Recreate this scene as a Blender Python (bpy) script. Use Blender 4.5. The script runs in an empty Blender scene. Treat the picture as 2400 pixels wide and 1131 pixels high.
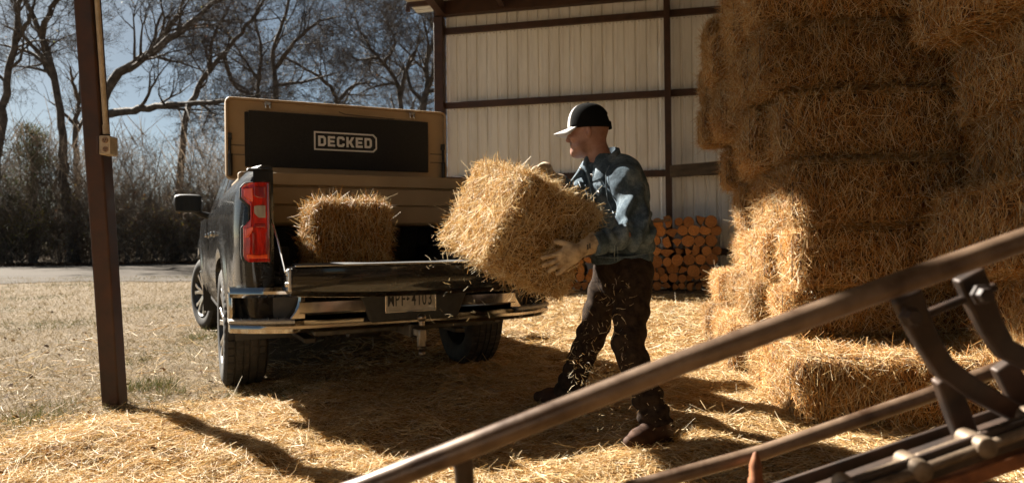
import bpy, math, random
import numpy as np
from mathutils import Vector, Matrix, Euler

random.seed(11)
RNG = np.random.default_rng(11)
SC = bpy.context.scene
COL = SC.collection
R = math.radians

# ------------------------------------------------------------------ camera
F, EYE, ROLL = 1650.0, 0.985, 0.0115          # focal length in photo pixels, eye height, roll
cam_data = bpy.data.cameras.new('camera')
cam_data.sensor_width = 36.0
cam_data.lens = F / 2400.0 * 36.0
cam_data.clip_start = 0.05
cam_data.clip_end = 2000.0
cam_data.dof.use_dof = True
cam_data.dof.focus_distance = 4.3
cam_data.dof.aperture_fstop = 2.5
cam = bpy.data.objects.new('camera', cam_data)
cam.location = (0, 0, EYE)
cam.rotation_euler = (math.pi / 2, ROLL, 0)
COL.objects.link(cam)
SC.camera = cam

# ------------------------------------------------------------------ light
SUN_AZ = np.array([-0.7735, 0.634])             # horizontal direction towards the sun
SUN_EL = R(36.9)
SUN_ROT = math.atan2(SUN_AZ[0], SUN_AZ[1])
world = bpy.data.worlds.new('World')
SC.world = world
world.use_nodes = True
wn = world.node_tree.nodes
wl = world.node_tree.links
wn.clear()
w_out = wn.new('ShaderNodeOutputWorld')
w_bg = wn.new('ShaderNodeBackground')
w_sky = wn.new('ShaderNodeTexSky')
w_sky.sky_type = 'NISHITA'
w_sky.sun_disc = False
w_sky.sun_elevation = SUN_EL
w_sky.sun_rotation = SUN_ROT
w_sky.altitude = 150
w_sky.air_density = 0.45
w_sky.dust_density = 0.4
w_sky.ozone_density = 1.0
w_bg.inputs['Strength'].default_value = 0.05
w_wb = wn.new('ShaderNodeMix')                       # the photo's warm white balance
w_wb.data_type = 'RGBA'
w_wb.blend_type = 'MULTIPLY'
w_wb.inputs['Factor'].default_value = 1.0
w_wb.inputs['B'].default_value = (0.50, 0.47, 0.36, 1.0)
wl.new(w_sky.outputs[0], w_wb.inputs['A'])
wl.new(w_wb.outputs['Result'], w_bg.inputs['Color'])
wl.new(w_bg.outputs[0], w_out.inputs['Surface'])

sun_data = bpy.data.lights.new('sun', 'SUN')
sun_data.energy = 5.0
sun_data.angle = R(0.55)
sun_data.color = (1.0, 0.93, 0.82)
sun = bpy.data.objects.new('sun', sun_data)
sd = Vector((SUN_AZ[0] * math.cos(SUN_EL), SUN_AZ[1] * math.cos(SUN_EL), math.sin(SUN_EL)))
sun.rotation_euler = sd.to_track_quat('Z', 'Y').to_euler()
sun.location = (-20, 16, 25)
COL.objects.link(sun)

SC.view_settings.view_transform = 'Standard'
SC.view_settings.look = 'None'
SC.view_settings.exposure = 2.3
SC.view_settings.gamma = 1.0
SC.view_settings.use_curve_mapping = False
SC.render.engine = 'CYCLES'
SC.cycles.max_bounces = 8
SC.cycles.diffuse_bounces = 4
SC.cycles.glossy_bounces = 4
SC.cycles.transmission_bounces = 6
SC.cycles.transparent_max_bounces = 8

# ------------------------------------------------------------------ helpers
def P(u, v, Y):
    """world point at depth Y on the line of sight of a photo pixel (used to take measurements over)"""
    dx, dz = (u - 1200.0) / F, (565.5 - v) / F
    ca, sa = math.cos(ROLL), math.sin(ROLL)
    return np.array([(dx * ca + dz * sa) * Y, Y, EYE + (-dx * sa + dz * ca) * Y])

def G(u, v, z=0.0):
    d = P(u, v, 1.0) - np.array([0, 0, EYE])
    t = (z - EYE) / d[2]
    return np.array([0, 0, EYE]) + d * t

def unit(a):
    a = np.asarray(a, float)
    return a / max(1e-9, np.linalg.norm(a))

def raw_mesh(name, verts, faces, tint=None, smooth=False):
    """fast mesh from numpy arrays; faces (n,3) or (n,4)"""
    verts = np.asarray(verts, np.float32)
    faces = np.asarray(faces, np.int32)
    k = faces.shape[1]
    me = bpy.data.meshes.new(name)
    me.vertices.add(len(verts))
    me.vertices.foreach_set('co', verts.ravel())
    me.loops.add(faces.size)
    me.loops.foreach_set('vertex_index', faces.ravel())
    me.polygons.add(len(faces))
    me.polygons.foreach_set('loop_start', np.arange(0, faces.size, k, dtype=np.int32))
    me.polygons.foreach_set('loop_total', np.full(len(faces), k, np.int32))
    if smooth:
        me.polygons.foreach_set('use_smooth', np.ones(len(faces), bool))
    me.update(calc_edges=True)
    if tint is not None:
        at = me.attributes.new('tint', 'FLOAT', 'POINT')
        at.data.foreach_set('value', np.asarray(tint, np.float32))
    return me

def link(name, me, mats=None, parent=None, **props):
    o = bpy.data.objects.new(name, me)
    COL.objects.link(o)
    if mats is not None:
        for m in (mats if isinstance(mats, (list, tuple)) else [mats]):
            me.materials.append(m)
    if parent is not None:
        o.parent = parent
    for k, val in props.items():
        o[k] = val
    return o

def empty(name, loc=(0, 0, 0), rot=(0, 0, 0), **props):
    o = bpy.data.objects.new(name, None)
    COL.objects.link(o)
    o.location = loc
    o.rotation_euler = rot
    o.empty_display_size = 0.1
    for k, val in props.items():
        o[k] = val
    return o

class MB:
    """collects shapes and links them as ONE mesh object"""
    def __init__(self):
        self.v, self.f, self.mi = [], [], []
        self.cur = 0
    def add(self, verts, faces):
        b = len(self.v)
        self.v.extend([tuple(map(float, p)) for p in verts])
        for f in faces:
            self.f.append([b + i for i in f])
            self.mi.append(self.cur)
        return self
    def box(self, c, s, rot=None, taper=1.0):
        hx, hy, hz = s[0] / 2, s[1] / 2, s[2] / 2
        vs = []
        for z, t in ((-hz, 1.0), (hz, taper)):
            for x, y in ((-hx, -hy), (hx, -hy), (hx, hy), (-hx, hy)):
                vs.append(Vector((x * t, y * t, z)))
        if rot is not None:
            M = rot if isinstance(rot, Matrix) else Euler(rot).to_matrix()
            vs = [M @ p for p in vs]
        c = Vector(c)
        return self.add([p + c for p in vs], [(0, 3, 2, 1), (4, 5, 6, 7), (0, 1, 5, 4), (1, 2, 6, 5), (2, 3, 7, 6), (3, 0, 4, 7)])
    def tube(self, pts, r, n=8, cap=True, squash=None):
        pts = [np.asarray(p, float) for p in pts]
        m = len(pts)
        if not hasattr(r, '__len__'):
            r = [r] * m
        up = np.array([0, 0, 1.0])
        rings = []
        t0 = unit(pts[1] - pts[0])
        a = np.cross(t0, up)
        if np.linalg.norm(a) < 0.05:
            a = np.cross(t0, np.array([0, 1.0, 0]))
        a = unit(a)
        for i in range(m):
            t = unit(pts[min(i + 1, m - 1)] - pts[max(i - 1, 0)])
            a = unit(a - t * np.dot(a, t))
            b = np.cross(t, a)
            k = 1.0 if squash is None else squash
            rings.append([pts[i] + r[i] * (math.cos(q) * a + k * math.sin(q) * b) for q in np.linspace(0, 2 * math.pi, n, endpoint=False)])
        vs = [p for ring in rings for p in ring]
        fs = []
        for i in range(m - 1):
            for j in range(n):
                fs.append((i * n + j, i * n + (j + 1) % n, (i + 1) * n + (j + 1) % n, (i + 1) * n + j))
        if cap:
            fs.append(tuple(range(n - 1, -1, -1)))
            fs.append(tuple((m - 1) * n + j for j in range(n)))
        return self.add(vs, fs)
    def loft(self, secs, closed=True, cap=True):
        n, m = len(secs[0]), len(secs)
        vs = [p for s in secs for p in s]
        fs = []
        for i in range(m - 1):
            for j in range(n if closed else n - 1):
                fs.append((i * n + j, i * n + (j + 1) % n, (i + 1) * n + (j + 1) % n, (i + 1) * n + j))
        if cap and closed:
            fs.append(tuple(range(n - 1, -1, -1)))
            fs.append(tuple((m - 1) * n + j for j in range(n)))
        return self.add(vs, fs)
    def prism(self, poly, d0, d1, M=None):
        """polygon in (a,b), extruded along c; M maps (a,c,b)->(x,y,z): default x=a, y=c, z=b"""
        n = len(poly)
        vs = [(p[0], d0, p[1]) for p in poly] + [(p[0], d1, p[1]) for p in poly]
        if M is not None:
            vs = [M(p) for p in vs]
        fs = [tuple(range(n)), tuple(range(2 * n - 1, n - 1, -1))]
        for j in range(n):
            fs.append((j, n + j, n + (j + 1) % n, (j + 1) % n))
        return self.add(vs, fs)
    def lathe(self, prof, n=32, axis='x', c=(0, 0, 0), closed=False):
        """profile (radius, along) revolved about an axis through c"""
        secs = []
        for q in np.linspace(0, 2 * math.pi, n, endpoint=False):
            s = []
            for r_, a_ in prof:
                if axis == 'x':
                    s.append((c[0] + a_, c[1] + r_ * math.cos(q), c[2] + r_ * math.sin(q)))
                elif axis == 'y':
                    s.append((c[0] + r_ * math.cos(q), c[1] + a_, c[2] + r_ * math.sin(q)))
                else:
                    s.append((c[0] + r_ * math.cos(q), c[1] + r_ * math.sin(q), c[2] + a_))
            secs.append(s)
        secs.append(secs[0])
        m = len(prof)
        vs = [p for s in secs[:-1] for p in s]
        fs = []
        for i in range(n):
            for j in range(m if closed else m - 1):
                a0, a1 = i * m + j, i * m + (j + 1) % m
                b0, b1 = ((i + 1) % n) * m + j, ((i + 1) % n) * m + (j + 1) % m
                fs.append((a0, b0, b1, a1))
        return self.add(vs, fs)
    def ball(self, c, r, n=10, sc=(1, 1, 1)):
        prof = [(r * math.sin(t), -r * math.cos(t)) for t in np.linspace(0.02, math.pi - 0.02, n)]
        b = len(self.v)
        self.lathe(prof, n * 2, 'z', (0, 0, 0))
        for i in range(b, len(self.v)):
            p = self.v[i]
            self.v[i] = (p[0] * sc[0] + c[0], p[1] * sc[1] + c[1], p[2] * sc[2] + c[2])
        return self
    def mesh(self, name, smooth=40, fix=True):
        import bmesh
        me = bpy.data.meshes.new(name)
        me.from_pydata(self.v, [], self.f)
        me.polygons.foreach_set('material_index', self.mi)
        if fix:
            bm = bmesh.new()
            bm.from_mesh(me)
            bmesh.ops.recalc_face_normals(bm, faces=bm.faces)
            bm.to_mesh(me)
            bm.free()
        if smooth:
            me.polygons.foreach_set('use_smooth', [True] * len(me.polygons))
            me.set_sharp_from_angle(angle=R(smooth))
        me.update()
        return me
    def build(self, name, mats, parent=None, smooth=40, bevel=0, seg=2, fix=True, **props):
        o = link(name, self.mesh(name, smooth, fix), mats, parent, **props)
        if bevel:
            b = o.modifiers.new('bevel', 'BEVEL')
            b.width = bevel
            b.segments = seg
            b.limit_method = 'ANGLE'
            b.angle_limit = R(35)
        return o

def dup(root, **props):
    """a copy of a thing with its parts and sub-parts (mesh data shared)"""
    r = root.copy()
    COL.objects.link(r)
    for ch in root.children:
        c = ch.copy()
        COL.objects.link(c)
        c.parent = r
        for g in ch.children:
            d = g.copy()
            COL.objects.link(d)
            d.parent = c
    for k, v in props.items():
        r[k] = v
    return r

# value noise on numpy arrays
_LAT = np.random.default_rng(5).random((32, 32, 32)).astype(np.float32)
def vnoise(x, y, z):
    xi, yi, zi = np.floor(x).astype(int), np.floor(y).astype(int), np.floor(z).astype(int)
    fx, fy, fz = x - xi, y - yi, z - zi
    fx, fy, fz = fx * fx * (3 - 2 * fx), fy * fy * (3 - 2 * fy), fz * fz * (3 - 2 * fz)
    def L(a, b, c):
        return _LAT[(xi + a) & 31, (yi + b) & 31, (zi + c) & 31]
    c00 = L(0, 0, 0) * (1 - fx) + L(1, 0, 0) * fx
    c10 = L(0, 1, 0) * (1 - fx) + L(1, 1, 0) * fx
    c01 = L(0, 0, 1) * (1 - fx) + L(1, 0, 1) * fx
    c11 = L(0, 1, 1) * (1 - fx) + L(1, 1, 1) * fx
    return (c00 * (1 - fy) + c10 * fy) * (1 - fz) + (c01 * (1 - fy) + c11 * fy) * fz
def fnoise(x, y, z=0.0, octaves=3):
    x = np.asarray(x, float); y = np.asarray(y, float); z = np.zeros_like(x) + z
    s, a, tot = 0.0, 1.0, 0.0
    for o in range(octaves):
        s = s + a * vnoise(x * 2 ** o + 7.3 * o, y * 2 ** o + 3.1 * o, z * 2 ** o + 1.7 * o)
        tot += a
        a *= 0.5
    return s / tot

# ------------------------------------------------------------------ materials
def srgb(r, g, b):
    f = lambda c: (c / 255 / 12.92) if c / 255 <= 0.04045 else ((c / 255 + 0.055) / 1.055) ** 2.4
    return (f(r), f(g), f(b), 1.0)

def new_mat(name):
    m = bpy.data.materials.new(name)
    m.use_nodes = True
    nt = m.node_tree
    nt.nodes.clear()
    out = nt.nodes.new('ShaderNodeOutputMaterial')
    bs = nt.nodes.new('ShaderNodeBsdfPrincipled')
    nt.links.new(bs.outputs[0], out.inputs['Surface'])
    return m, nt, bs, out

def ramp(nt, stops, src=None):
    r = nt.nodes.new('ShaderNodeValToRGB')
    el = r.color_ramp.elements
    while len(el) < len(stops):
        el.new(0.5)
    for e, (p, c) in zip(el, stops):
        e.position = p
        e.color = c if len(c) == 4 else (*c, 1.0)
    if src is not None:
        nt.links.new(src, r.inputs['Fac'])
    return r

def noise_tex(nt, scale, detail=4, rough=0.6, coord='Object', stretch=None, dist=0.0):
    tc = nt.nodes.new('ShaderNodeTexCoord')
    n = nt.nodes.new('ShaderNodeTexNoise')
    n.inputs['Scale'].default_value = scale
    n.inputs['Detail'].default_value = detail
    n.inputs['Roughness'].default_value = rough
    n.inputs['Distortion'].default_value = dist
    if stretch is not None:
        mp = nt.nodes.new('ShaderNodeMapping')
        mp.inputs['Scale'].default_value = stretch
        nt.links.new(tc.outputs[coord], mp.inputs['Vector'])
        nt.links.new(mp.outputs[0], n.inputs['Vector'])
    else:
        nt.links.new(tc.outputs[coord], n.inputs['Vector'])
    return n

def bump(nt, bs, src, strength=0.3, dist=0.01):
    b = nt.nodes.new('ShaderNodeBump')
    b.inputs['Strength'].default_value = strength
    b.inputs['Distance'].default_value = dist
    nt.links.new(src, b.inputs['Height'])
    nt.links.new(b.outputs[0], bs.inputs['Normal'])
    return b

def simple(name, c0, c1=None, rough=0.6, metal=0.0, scale=8.0, coat=0.0, bumpk=0.0, rough2=None, stretch=None, spec=0.5, detail=5, lo=0.35, hi=0.65, coord='Object', bdist=0.005):
    m, nt, bs, out = new_mat(name)
    bs.inputs['Roughness'].default_value = rough
    bs.inputs['Metallic'].default_value = metal
    bs.inputs['Coat Weight'].default_value = coat
    bs.inputs['Coat Roughness'].default_value = 0.04
    bs.inputs['Specular IOR Level'].default_value = spec
    n = noise_tex(nt, scale, detail, 0.6, coord, stretch)
    r = ramp(nt, [(lo, c0), (hi, c1 if c1 is not None else c0)], n.outputs['Fac'])
    nt.links.new(r.outputs[0], bs.inputs['Base Color'])
    if rough2 is not None:
        mr = nt.nodes.new('ShaderNodeMapRange')
        mr.inputs['From Min'].default_value = 0.3
        mr.inputs['From Max'].default_value = 0.7
        mr.inputs['To Min'].default_value = rough
        mr.inputs['To Max'].default_value = rough2
        nt.links.new(n.outputs['Fac'], mr.inputs['Value'])
        nt.links.new(mr.outputs[0], bs.inputs['Roughness'])
    if bumpk:
        bump(nt, bs, n.outputs['Fac'], bumpk, bdist)
    return m

def straw_mat(name, stops, transl=0.25, rough=0.6, vary=False):
    """strands coloured by their own tint; a little light passes through"""
    m, nt, bs, out = new_mat(name)
    at = nt.nodes.new('ShaderNodeAttribute')
    at.attribute_name = 'tint'
    r = ramp(nt, stops, at.outputs['Fac'])
    if vary:            # bales differ a little from one another, and patchily within
        oi = nt.nodes.new('ShaderNodeObjectInfo')
        n = noise_tex(nt, 3.0, 3, 0.6)
        ad = nt.nodes.new('ShaderNodeMath'); ad.operation = 'ADD'
        nt.links.new(oi.outputs['Random'], ad.inputs[0]); nt.links.new(n.outputs['Fac'], ad.inputs[1])
        mr = nt.nodes.new('ShaderNodeMapRange')
        mr.inputs['From Min'].default_value = 0.2; mr.inputs['From Max'].default_value = 1.7
        mr.inputs['To Min'].default_value = 0.68; mr.inputs['To Max'].default_value = 1.22
        nt.links.new(ad.outputs[0], mr.inputs['Value'])
        hv = nt.nodes.new('ShaderNodeHueSaturation')
        nt.links.new(mr.outputs[0], hv.inputs['Value']); nt.links.new(r.outputs[0], hv.inputs['Color'])
        r = hv
    nt.links.new(r.outputs[0], bs.inputs['Base Color'])
    bs.inputs['Roughness'].default_value = rough
    bs.inputs['Specular IOR Level'].default_value = 0.35
    if transl:
        t = nt.nodes.new('ShaderNodeBsdfTranslucent')
        nt.links.new(r.outputs[0], t.inputs['Color'])
        mx = nt.nodes.new('ShaderNodeMixShader')
        mx.inputs[0].default_value = transl
        nt.links.new(bs.outputs[0], mx.inputs[1])
        nt.links.new(t.outputs[0], mx.inputs[2])
        nt.links.new(mx.outputs[0], out.inputs['Surface'])
    return m

M = {}
M['straw'] = straw_mat('straw', [(0.0, (0.17, 0.048, 0.005)), (0.4, (0.44, 0.196, 0.036)), (0.78, (0.57, 0.415, 0.195)), (1.0, (0.67, 0.585, 0.42))], 0.22, vary=True)
M['straw_pale'] = straw_mat('straw_pale', [(0.0, (0.15, 0.052, 0.008)), (0.4, (0.40, 0.222, 0.066)), (0.75, (0.56, 0.42, 0.215)), (1.0, (0.67, 0.59, 0.43))], 0.22, vary=True)
M['straw_core'] = simple('straw_core', (0.040, 0.013, 0.0025, 1), (0.13, 0.054, 0.011, 1), 0.85, scale=60, bumpk=0.8, stretch=(1, 1, 0.25), bdist=0.02)  # darkened core: shade in the gaps between straws is put into the colour
M['twine'] = simple('twine', (0.10, 0.06, 0.03, 1), (0.16, 0.10, 0.05, 1), 0.8)
M['steel_brown'] = simple('steel_brown', (0.030, 0.012, 0.007, 1), (0.060, 0.025, 0.014, 1), 0.5, scale=5, rough2=0.65, bumpk=0.1)
M['steel_post'] = simple('steel_post', (0.022, 0.0075, 0.004, 1), (0.055, 0.019, 0.009, 1), 0.55, scale=7, rough2=0.7, bumpk=0.15, detail=8)
M['wall_sheet'] = simple('wall_sheet', (0.50, 0.485, 0.45, 1), (0.80, 0.80, 0.79, 1), 0.45, scale=2.6, rough2=0.6, stretch=(1, 1, 0.16), detail=9, lo=0.22, hi=0.52, bumpk=0.12, bdist=0.01)
M['roof_sheet'] = simple('roof_sheet', (0.4, 0.384, 0.336, 1), (0.496, 0.48, 0.432, 1), 0.5, scale=2)
M['conduit'] = simple('conduit', (0.34, 0.28, 0.205, 1), (0.46, 0.385, 0.29, 1), 0.5, scale=30)
M['black'] = simple('black', (0.006, 0.006, 0.006, 1), (0.012, 0.012, 0.012, 1), 0.5)
M['bark'] = simple('bark', (0.06, 0.04, 0.028, 1), (0.17, 0.13, 0.10, 1), 0.9, scale=14, bumpk=0.7, stretch=(1, 1, 0.3))
# ------------------------------------------------------------------ shed (back wall, eave, roof)
WA = unit([0.975, -0.222, 0])                   # along the back wall, to the right
WC = np.array([-1.34, 14.26, 0.0])              # back left corner
POST = np.array([-2.47, 4.37, 0.0])             # foot of the near left post
ED = unit(POST - WC)                            # along the eave, towards the camera
WN = np.array([WA[1], -WA[0], 0])               # wall normal, into the shed
if WN[1] > 0: WN = -WN
EAVE = 5.5
SLOPE = 0.045
shed = empty('hay_shed', WC, (0, 0, math.atan2(WA[1], WA[0])), label='open brown steel hay shed with cream ribbed metal back wall', category='shed')
# shed-local axes: x along the wall, y away from the camera (wall at y=0), z up
Lx = lambda p: float(np.dot(np.asarray(p) - WC, WA))
Ly = lambda p: float(-np.dot(np.asarray(p) - WC, WN))
def wl_pt(p):
    return (Lx(p), Ly(p), p[2])

# cream ribbed sheets
def sheet_profile(width, pitch, rib):
    pts, x = [], 0.0
    n = int(round(width / pitch))
    for i in range(n):
        x0 = i * pitch
        rr = rib
        pts += [(x0, 0), (x0 + 0.012, -rr), (x0 + 0.042, -rr), (x0 + 0.058, 0), (x0 + pitch * 0.45, 0), (x0 + pitch * 0.45 + 0.006, -rib * 0.18), (x0 + pitch * 0.45 + 0.018, 0)]
    pts.append((width, 0))
    return pts
SHW = 0.84
prof = sheet_profile(SHW, 0.21, 0.030)
mb = MB()
H_SHEET = EAVE + 0.30
secs = [[(x, -y, z) for x, y in prof] for z in (0.02, H_SHEET)]
mb.loft(secs, closed=False)
back = [[(x, -y + 0.002, z) for x, y in prof] for z in (0.02, H_SHEET)]
sheet_me = mb.mesh('wall_panel', smooth=0, fix=False)
sheet_me.materials.append(M['wall_sheet'])
for i in range(15):
    o = link('wall_panel', sheet_me, None, shed)
    o.location = (0.03 + i * SHW, 0.075 + 0.002 * (i % 2), 0)

mbs = MB()
for z_ in (0.75, 2.24, 3.74, 5.24):
    for i_ in range(4):
        for k_ in (0.085, 0.165):
            mbs.lathe([(0.001, -0.006), (0.007, -0.005), (0.009, 0.0)], 6, 'y', (i_ * 0.21 + k_, 0.0, z_ + 0.075))
            mbs.lathe([(0.001, -0.006), (0.007, -0.005), (0.009, 0.0)], 6, 'y', (i_ * 0.21 + k_, 0.0, z_ - 0.075))
screw_me = mbs.mesh('panel_screws', smooth=0); screw_me.materials.append(M['steel_brown'])
for p_ in list(shed.children):
    link('panel_screws', screw_me, None, p_, kind='stuff')
# girts
for z in (0.75, 2.24, 3.74, 5.24):
    MB().box((5.95, 0.0, z), (11.9, 0.07, 0.125)).build('girt', M['steel_brown'], shed, bevel=0.006)
# wall posts
def hpost(name, x, y, z1, parent, w=0.16):
    mb = MB()
    mb.box((x, y - w / 2 + 0.008, z1 / 2), (w, 0.014, z1)).box((x, y + w / 2 - 0.008, z1 / 2), (w, 0.014, z1)).box((x, y, z1 / 2), (0.014, w - 0.03, z1))
    return mb.build(name, M['steel_brown'], parent)
MB().box((-0.06, -0.07, EAVE / 2), (0.19, 0.20, EAVE)).build('corner_post', M['steel_brown'], shed, bevel=0.008)
for x in (4.42, 9.4):
    MB().box((x, -0.12, EAVE / 2), (0.12, 0.15, EAVE)).build('wall_post', M['steel_brown'], shed, bevel=0.006)
# end beam above the wall
MB().box((5.9, -0.10, EAVE + 0.165), (12.1, 0.16, 0.29)).build('end_beam', M['steel_brown'], shed, bevel=0.006)
# eave beam from the corner to beyond the near post
ez = lambda t: EAVE + 0.16 - SLOPE * t
LEN = 22.0  # roof run on past the camera, out of view, to darken the shade inside
a = WC + np.array([0, 0, ez(0)])
b = WC + ED * LEN + np.array([0, 0, ez(LEN)])
def beam(name, a, b, w, h, mat, parent, **k):
    a, b = np.array(wl_pt(a)), np.array(wl_pt(b))
    d = b - a
    L = np.linalg.norm(d)
    q = Vector(d).to_track_quat('Y', 'Z').to_matrix()
    return MB().box((a + b) / 2, (w, L, h), q).build(name, mat, parent, bevel=0.005, **k)
beam('eave_beam', a, b, 0.16, 0.27, M['steel_brown'], shed)
# unseen sheet skirt under the eave, added to shade the elevator's right end
for t0_, t1_ in ((9.2, 11.6), (11.62, 14.0), (14.02, 16.4), (16.42, 18.8)):
    p0_, p1_ = WC + ED * t0_ - WA * 0.12, WC + ED * t1_ - WA * 0.12
    vs_ = [np.array(wl_pt(q)) + [dx_, 0, zz] for dx_ in (0, -0.012) for q, zz in ((p0_, 4.55), (p1_, 4.55), (p1_, ez(t1_) - 0.15), (p0_, ez(t0_) - 0.15))]
    MB().add(vs_, [(0, 1, 2, 3), (7, 6, 5, 4), (0, 4, 5, 1), (1, 5, 6, 2), (2, 6, 7, 3), (3, 7, 4, 0)]).build('added_shade_skirt', M['steel_brown'], shed, smooth=0)
# roof purlins run from the eave to the right, rafters along the eave direction
for x in (1.25, 3.4, 6.0, 8.7, 11.6):
    off = WA * x
    beam('rafter', WC + off + [0, 0, ez(0) + 0.02], WC + ED * LEN + off + [0, 0, ez(LEN) + 0.02], 0.10, 0.2, M['steel_brown'], shed)
for t in np.arange(0.9, LEN, 1.45):
    c = WC + ED * t + np.array([0, 0, ez(t) + 0.21])
    beam('purlin', c - WA * 0.30, c + WA * 12.0, 0.07, 0.11, M['steel_brown'], shed)
# roof sheets: ribs run across from the eave; each sheet is 0.92 m of the eave
rp = sheet_profile(SHW, 0.21, 0.03)
x0r, x1r = -0.78, 12.2
mb = MB()
secs = []
for x in (x0r, x1r):
    secs.append([np.array(wl_pt(WC + ED * s + WA * x)) + [0, 0, -SLOPE * s - y] for s, y in rp])
mb.loft(secs, closed=False)
roof_me = mb.mesh('roof_panel', smooth=0, fix=False)
roof_me.materials.append(M['roof_sheet'])
e0 = np.array(wl_pt(WC + ED * SHW)) - np.array(wl_pt(WC))
for i in range(-1, 26):
    o = link('roof_panel', roof_me, None, shed)
    o.location = (e0[0] * i, e0[1] * i, EAVE + 0.41 - SLOPE * SHW * i + 0.002 * (i % 2))
# bracket at the corner under the eave
MB().box((-0.45, -0.2, EAVE + 0.28), (0.5, 0.07, 0.09)).box((-0.68, -0.2, EAVE + 0.20), (0.09, 0.05, 0.12)).build('corner_bracket', M['steel_brown'], shed, bevel=0.004)

# unseen right side and far end, same sheets, added to darken the stack
far = np.array(wl_pt(WC + ED * (LEN - 0.6)))
for i in range(13):
    o = link('wall_panel', sheet_me, None, shed)
    o.location = (far[0] + 0.4 + i * SHW, far[1], -SLOPE * LEN)
    o.rotation_euler = (0, 0, math.atan2(0, 1))
e0_ = np.array(wl_pt(WC + ED)) - np.array(wl_pt(WC))
rgt = np.array(wl_pt(WC + WA * 12.05))
dirr = np.array(wl_pt(WC + WA * 12.05 + ED * 1.0)) - rgt
for i in range(25):
    o = link('wall_panel', sheet_me, None, shed)
    o.location = tuple(rgt + dirr * SHW * i + np.array([0.002 * (i % 2), 0, -SLOPE * SHW * i - 0.05]))
    o.rotation_euler = (0, 0, math.atan2(dirr[1], dirr[0]))
for z in (0.75, 2.24, 3.74):
    MB().tube([tuple(rgt + [-.08, 0, z]), tuple(rgt + dirr * 21 + [-.08, 0, z])], 0.06, 4).build('girt', M['steel_brown'], shed)

# near left post with conduit and outlet box: leans a little
post = empty('steel_post', POST, label='dark brown leaning steel post at left with a conduit and outlet box', category='post')
ptop = P(205, 0, 4.12) - POST
pdir = ptop / ptop[2]
TOPZ = EAVE - SLOPE * 9.9 + 0.02
mb = MB()
w0 = 0.108
pts = [np.array([0, 0, -0.1]) - pdir * 0.0, pdir * 1.2, pdir * 2.4, pdir * TOPZ]
secs = []
for p_ in pts:
    secs.append([(p_[0] + sx * w0 / 2, p_[1] + sy * w0 / 2, p_[2]) for sx, sy in ((-1, -1), (1, -1), (1, 1), (-1, 1))])
mb.loft(secs)
shaft = mb.build('shaft', M['steel_post'], post, bevel=0.01, seg=2)
def on_post(z, dx, dy):
    p_ = pdir * z
    return np.array([p_[0] + dx, p_[1] + dy, z])
zb = float(P(256, 330, 4.3)[2])
con_pts = [on_post(z, 0.073, -0.03) for z in (zb + 0.03, zb + 0.4, zb + 0.9, zb + 2.2)]
MB().tube(con_pts, 0.0145, 12).build('conduit', M['conduit'], post)
for z in (zb + 0.02, ):
    MB().tube([on_post(z, 0.073, -0.03), on_post(z + 0.055, 0.073, -0.03)], 0.019, 12).build('conduit_fitting', M['conduit'], post, bevel=0.003)
zt = float(P(220, 2, 4.15)[2])
MB().box(on_post(zt, 0.045, -0.060), (0.11, 0.012, 0.03)).build('pipe_clamp', M['conduit'], post, bevel=0.003)
ob = MB().box(on_post(zb - 0.05, 0.084, -0.035), (0.06, 0.10, 0.112)).build('outlet_box', M['conduit'], post, bevel=0.008, seg=3)
MB().box(on_post(zb - 0.05, 0.096, -0.0885), (0.058, 0.006, 0.108)).build('cover_plate', M['conduit'], ob, bevel=0.002)
MB().box(on_post(zb - 0.05, 0.0495, -0.0875), (0.014, 0.006, 0.10)).build('side_lid', M['steel_brown'], ob, bevel=0.002)
M['socket_face'] = simple('socket_face', (0.20, 0.12, 0.07, 1), (0.28, 0.18, 0.11, 1), 0.5)
for k in (-1, 1):
    mb = MB()
    c = on_post(zb - 0.05 + 0.026 * k, 0.098, -0.0935)
    mb.lathe([(0.0005, -0.004), (0.016, -0.004), (0.0175, 0.0), (0.0175, 0.004)], 18, 'y', c)
    mb.cur = 1
    for sx in (-1, 1):
        mb.box(c + np.array([sx * 0.006, -0.005, 0.003]), (0.0028, 0.003, 0.010))
    mb.box(c + np.array([0, -0.005, -0.008]), (0.006, 0.003, 0.005))
    mb.build('socket', [M['socket_face'], M['black']], ob)

# weathered plank wedged along the wall by the straw stack
M['old_wood'] = simple('old_wood', (0.035, 0.026, 0.018, 1), (0.10, 0.075, 0.05, 1), 0.8, scale=18, stretch=(0.15, 1, 1), bumpk=0.5)
pl_a, pl_b = P(1580, 401, 12.75), P(1715, 390, 12.35)
d = pl_b - pl_a
pk = MB().box((0, 0, 0), (np.linalg.norm(d) + 0.5, 0.06, 0.22)).build('plank', M['old_wood'], None, bevel=0.006,
    label='dark weathered plank lying across a wall girt beside the tall straw stack', category='plank')
pk.location = (pl_a + pl_b) / 2 + d * 0.18
pk.rotation_euler = Vector(d).to_track_quat('X', 'Z').to_euler()
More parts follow.
